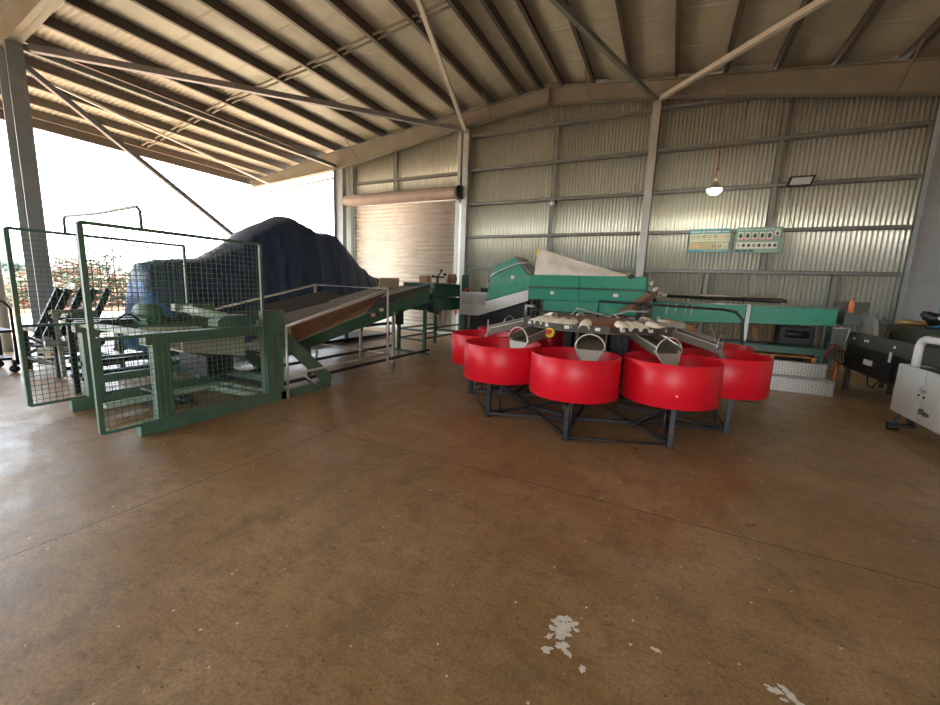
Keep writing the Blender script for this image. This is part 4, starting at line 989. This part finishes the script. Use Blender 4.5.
# ================================================================== LIGHT FITTINGS
hl = thing('high_bay_lamp', 'lit high bay lamp hanging on a cord in front of the back wall', 'lamp', (.60, 10.6, 3.93))
lx_, ly_, lz_ = .60, 10.6, 3.93
b = MB(); b.lathe([(.03, .17), (.05, .16), (.07, .08), (.15, .03), (.16, 0), (.15, 0), (.14, .02)], (lx_, ly_, lz_), 24); b.build('shade', 'galv', hl)
b = MB(); b.lathe([(.001, -.10), (.08, -.09), (.13, -.05), (.15, 0), (.14, .02), (.001, .03)], (lx_, ly_, lz_), 20); b.build('bulb', 'lamp', hl)
b = MB(); b.tube([(lx_, ly_, lz_ + .17), (lx_ + .01, ly_, lz_ + .5), (lx_, ly_, rz(lx_) + .02)], .006, 6); b.tube([(lx_ - .02, ly_, lz_ + .25), (lx_ + .02, ly_, lz_ + .5), (lx_, ly_, lz_ + .8)], .018, 6); b.blob((lx_ + .01, ly_, lz_ + .42), .035, n=8); b.build('cord', 'rust', hl)
ld = bpy.data.lights.new('lamp_light', 'POINT'); ld.energy = 35; ld.color = (1, .9, .7); ld.shadow_soft_size = .12
lo = bpy.data.objects.new('lamp_light', ld); C.objects.link(lo); lo.parent = hl; lo.location = (0, 0, -.12)
fl = thing('floodlight', 'unlit rectangular floodlight in a black frame on the wall rail', 'floodlight', (2.36, 11.95, 4.2))
b = MB()
def fp(x, z, y): return Vector((x, y, z))
b.hexa([fp(2.10, 4.17, 11.88), fp(2.56, 4.17, 11.88), fp(2.60, 4.38, 11.80), fp(2.14, 4.38, 11.80)], [fp(2.10, 4.17, 11.94), fp(2.56, 4.17, 11.94), fp(2.60, 4.38, 11.94), fp(2.14, 4.38, 11.94)]); b.box(2.3, 2.4, 11.93, 12.02, 4.22, 4.3)
b.build('housing', 'black', fl)
b = MB(); b.hexa([fp(2.15, 4.205, 11.864), fp(2.52, 4.205, 11.864), fp(2.55, 4.345, 11.81), fp(2.18, 4.345, 11.81)], [fp(2.15, 4.205, 11.87), fp(2.52, 4.205, 11.87), fp(2.55, 4.345, 11.815), fp(2.18, 4.345, 11.815)]); b.build('glass', 'lens', fl)
b = MB(); b.tube([(2.22, 11.98, 4.2), (2.24, 11.99, 3.7), (2.35, 11.99, 3.3)], .006, 5); b.build('cable', 'black', fl)
cm = thing('dome_camera', 'small round white security camera on the wall rail above the elevator', 'camera', (-3.36, 11.95, 4.1))
b = MB(); b.blob((-3.36, 11.88, 4.12), .08, n=14); b.build('dome', 'pvc', cm); b = MB(); b.box(-3.4, -3.32, 11.92, 12.0, 4.1, 4.22); b.cyl((-3.3, 11.88, 4.12), (-3.22, 11.86, 4.14), .03, 10); b.build('mount', 'blk2', cm)

# ================================================================== LEFT: frames, trolley
fr = thing('folding_frame', 'black steel frame with slanted arms and silver fittings behind the mesh guard', 'frame', (-8.6, 3.2, 0))
b = MB()
X = -8.3
for k, ya in enumerate((2.40, 2.52, 2.70, 2.86, 3.06)):
    b.bar((-8.3 - .04 * k, ya, .64), (-8.34 - .04 * k, ya + .33, 1.35), .04, .09)
b.bar((-8.3, 2.55, .9), (-8.3, 3.0, .9), .04); b.bar((-8.3, 2.8, 1.33), (-9.2, 3.2, 1.4), .05); b.build('slanted_arm', 'blk2', fr)
b = MB()
for x in (-8.3, -9.4):
    for y in (2.6, 3.4): b.box(x - .03, x + .03, y - .03, y + .03, 0, .72)
    b.bar((x, 2.6, .12), (x, 3.4, .12), .05); b.bar((x, 2.6, .68), (x, 3.4, .68), .06)
for y in (2.6, 3.4): b.bar((-8.3, y, .68), (-9.4, y, .68), .06); b.bar((-8.3, y, .2), (-9.4, y, .2), .05)
b.bar((-8.3, 2.8, .6), (-8.3, 3.2, .1), .05); b.build('base_frame', 'blk2', fr)
b = MB(); b.bar((-8.2, 2.6, 1.05), (-8.2, 2.62, .02), .05, .05); b.bar((-8.2, 2.45, .55), (-8.25, 3.05, .5), .04, .09); b.bar((-8.6, 2.5, .4), (-8.25, 2.8, .45), .05, .08); b.cyl((-8.25, 2.55, 1.0), (-8.25, 3.0, 1.03), .03, 8); lab(b.build('silver_bracket', 'stain', fr), 'silver brackets')
b = MB(); b.box(-8.7, -8.3, 2.82, 3.15, .62, 1.0); b.hexa([(-8.6, 2.85, .35), (-8.4, 2.85, .35), (-8.4, 3.0, .35), (-8.6, 3.0, .35)], [(-8.7, 2.82, .62), (-8.3, 2.82, .62), (-8.3, 3.12, .62), (-8.7, 3.12, .62)]); lab(b.build('green_hopper', 'tip', fr), 'green funnel')
random.seed(21)
for k in range(14):
    x, y, z = -8.9 + random.uniform(-.4, .5), 2.7 + random.uniform(-.15, .5), random.uniform(.12, .5)
    b = MB(); b.bar((x, y, z), (x + random.uniform(-.3, .3), y + random.uniform(-.2, .2), z + random.uniform(-.1, .15)), .05, .04)
    b.build('linkage', 'dkframe', fr)
ft = thing('long_trestle', 'long black steel trestle lying behind the bin tipper, before the tarpaulin', 'trestle', (-6.85, 3.3, 0))
b = MB()
for x in (-6.7, -7.0):
    b.bar((x, 2.3, .98), (x, 4.3, .98), .06, .05); b.bar((x, 2.3, .45), (x, 4.3, .42), .05, .06); b.bar((x, 2.3, .25), (x, 4.3, .22), .05, .05)
b.bar((-6.7, 2.6, .9), (-6.7, 3.6, .46), .03); b.build('long_rail', 'blk2', ft)
for x in (-6.7, -7.0):
    for y in (2.35, 3.3, 4.25):
        b = MB(); b.box(x - .03, x + .03, y - .03, y + .03, 0, .98); b.build('leg', 'blk2', ft)
tr = thing('trolley', 'black wheeled trolley at the left edge of the picture', 'trolley', (-9.5, 2.2, 0))
b = MB(); b.box(-9.9, -9.2, 1.7, 2.42, .64, .68); b.box(-9.85, -9.25, 1.75, 2.38, .2, .24); b.box(-9.8, -9.3, 1.8, 2.3, .28, .6); b.build('deck', 'blk2', tr)
b = MB()
for x in (-9.2, -9.9):
    b.tube([(x, 2.42, .12), (x, 2.42, 1.02), (x, 2.36, 1.12), (x, 2.26, 1.14), (x, 2.2, 1.08)], .02, 8)
b.build('push_handle', 'blk2', tr)
for x in (-9.22, -9.88):
    for y in (1.75, 2.38):
        b = MB(); b.lathe([(.001, 0), (.06, 0), (.06, .035), (.001, .035)], (x - .018, y, .06), 14, 'x'); b.box(x - .03, x + .03, y - .02, y + .02, .1, .2); b.build('caster', 'black', tr)

# ================================================================== PAINT SPLATTERS on the floor
def splat(name, blobs, label):
    b = MB(); random.seed(len(blobs) * 13 + 1)
    for i, (x, y, r, e, an) in enumerate(blobs):
        r *= 1.2
        n = 48; pts = []
        ph = random.uniform(0, 6)
        for j in range(n):
            a = 2 * PI * j / n; k = .95 + .20 * math.sin(2 * a + ph) + .13 * math.sin(5 * a + 2 * ph) + .09 * math.sin(9 * a + 3 * ph) + .05 * math.sin(17 * a + ph)
            u, v = r * k * math.cos(a) * e, r * k * math.sin(a)
            pts.append((x + u * math.cos(an) - v * math.sin(an), y + u * math.sin(an) + v * math.cos(an)))
        z = .0012 + .0001 * i; vs = [(x, y, z + .0008)] + [(p[0], p[1], z) for p in pts]
        b.add(vs, [[0, 1 + j, 1 + (j + 1) % n] for j in range(n)], True)
    return tag(b.build(name, 'splat'), label, 'paint stain')
B1 = [(-.31, 1.80, .02, 1.5, .6), (-.33, 1.76, .018, 1.4, .2), (-.29, 1.75, .025, 1.3, .8), (-.33, 1.72, .016, 1.4, 0), (-.27, 1.78, .015, 1.5, .3), (-.30, 1.70, .018, 1.8, 1.0), (-.27, 1.715, .012, 1.3, 0), (-.355, 1.725, .008, 1, 0),
      (-.345, 1.665, .013, 1, 0), (-.28, 1.645, .02, 1.2, .4), (-.255, 1.62, .014, 1.6, -.6), (-.34, 1.585, .015, 1.2, 1.), (-.33, 1.60, .008, 2, 0.5), (-.175, 1.57, .014, 1.0, 0), (-.335, 1.68, .006, 1, 0), (-.25, 1.80, .008, 2, .5), (-.24, 1.76, .008, 2, 0), (-.36, 1.65, .004, 1, 0)]
splat('paint_splatter', B1, 'cluster of dried white paint blotches on the concrete, centre foreground')
B2 = [(.555, 1.86, .016, 1.3, 0), (.60, 1.88, .014, 1.8, -.6), (.63, 1.84, .015, 2.2, -.7), (.53, 1.87, .006, 1.5, 0), (.66, 1.82, .01, 2., -.7), (.58, 1.83, .008, 1.4, 0)]
splat('paint_splatter', B2, 'smaller dried white paint smear near the bottom right of the floor')
random.seed(8)
B3 = [(.105, 1.83, .010, 1.8, -.3)]
splat('paint_splatter', B3, 'single small white paint fleck between the two bigger splashes')

# ================================================================== LIGHT, WORLD, CAMERA
W = bpy.data.worlds.new('World'); S.world = W; W.use_nodes = True
nt = W.node_tree; bg = nt.nodes['Background']
tcn = nt.nodes.new('ShaderNodeTexCoord'); sp = nt.nodes.new('ShaderNodeSeparateXYZ'); nt.links.new(tcn.outputs['Generated'], sp.inputs[0])
rp_ = nt.nodes.new('ShaderNodeValToRGB'); nt.links.new(sp.outputs[2], rp_.inputs[0])
e = rp_.color_ramp.elements; e[0].position = 0; e[0].color = (.94, .98, 1, 1); e[1].position = .6; e[1].color = (.62, .80, 1, 1)
nt.links.new(rp_.outputs[0], bg.inputs[0]); bg.inputs[1].default_value = 8.0
sd = bpy.data.lights.new('Sun', 'SUN'); sd.energy = 24; sd.angle = R(.6); sd.color = (1, .94, .84)
so = bpy.data.objects.new('Sun', sd); C.objects.link(so)
dirv = Vector((.40, .15, -1)).normalized()
so.rotation_euler = dirv.to_track_quat('-Z', 'Y').to_euler(); so.location = (0, 0, 30)

f_, yaw, pit, rol = 400.21, -0.4565259089, 0.1593835324, 0.0385503843
fwd = Vector((math.sin(yaw) * math.cos(pit), math.cos(yaw) * math.cos(pit), -math.sin(pit)))
right = Vector((math.cos(yaw), -math.sin(yaw), 0)); up = right.cross(fwd)
r2 = right * math.cos(rol) + up * math.sin(rol); u2 = up * math.cos(rol) - right * math.sin(rol)
cam = bpy.data.cameras.new('Camera'); co = bpy.data.objects.new('Camera', cam); C.objects.link(co)
Mx = Matrix((( r2.x, u2.x, -fwd.x, 0), (r2.y, u2.y, -fwd.y, 0), (r2.z, u2.z, -fwd.z, 1.6), (0, 0, 0, 1)))
co.matrix_world = Mx
cam.sensor_width = 36; cam.lens = f_ / 940 * 36; cam.clip_start = .05; cam.clip_end = 1000
S.camera = co
S.view_settings.view_transform = 'Standard'; S.view_settings.look = 'None'; S.view_settings.exposure = .18; S.view_settings.gamma = 1
S.view_settings.use_curve_mapping = False
S.cycles.max_bounces = 10; S.cycles.diffuse_bounces = 6
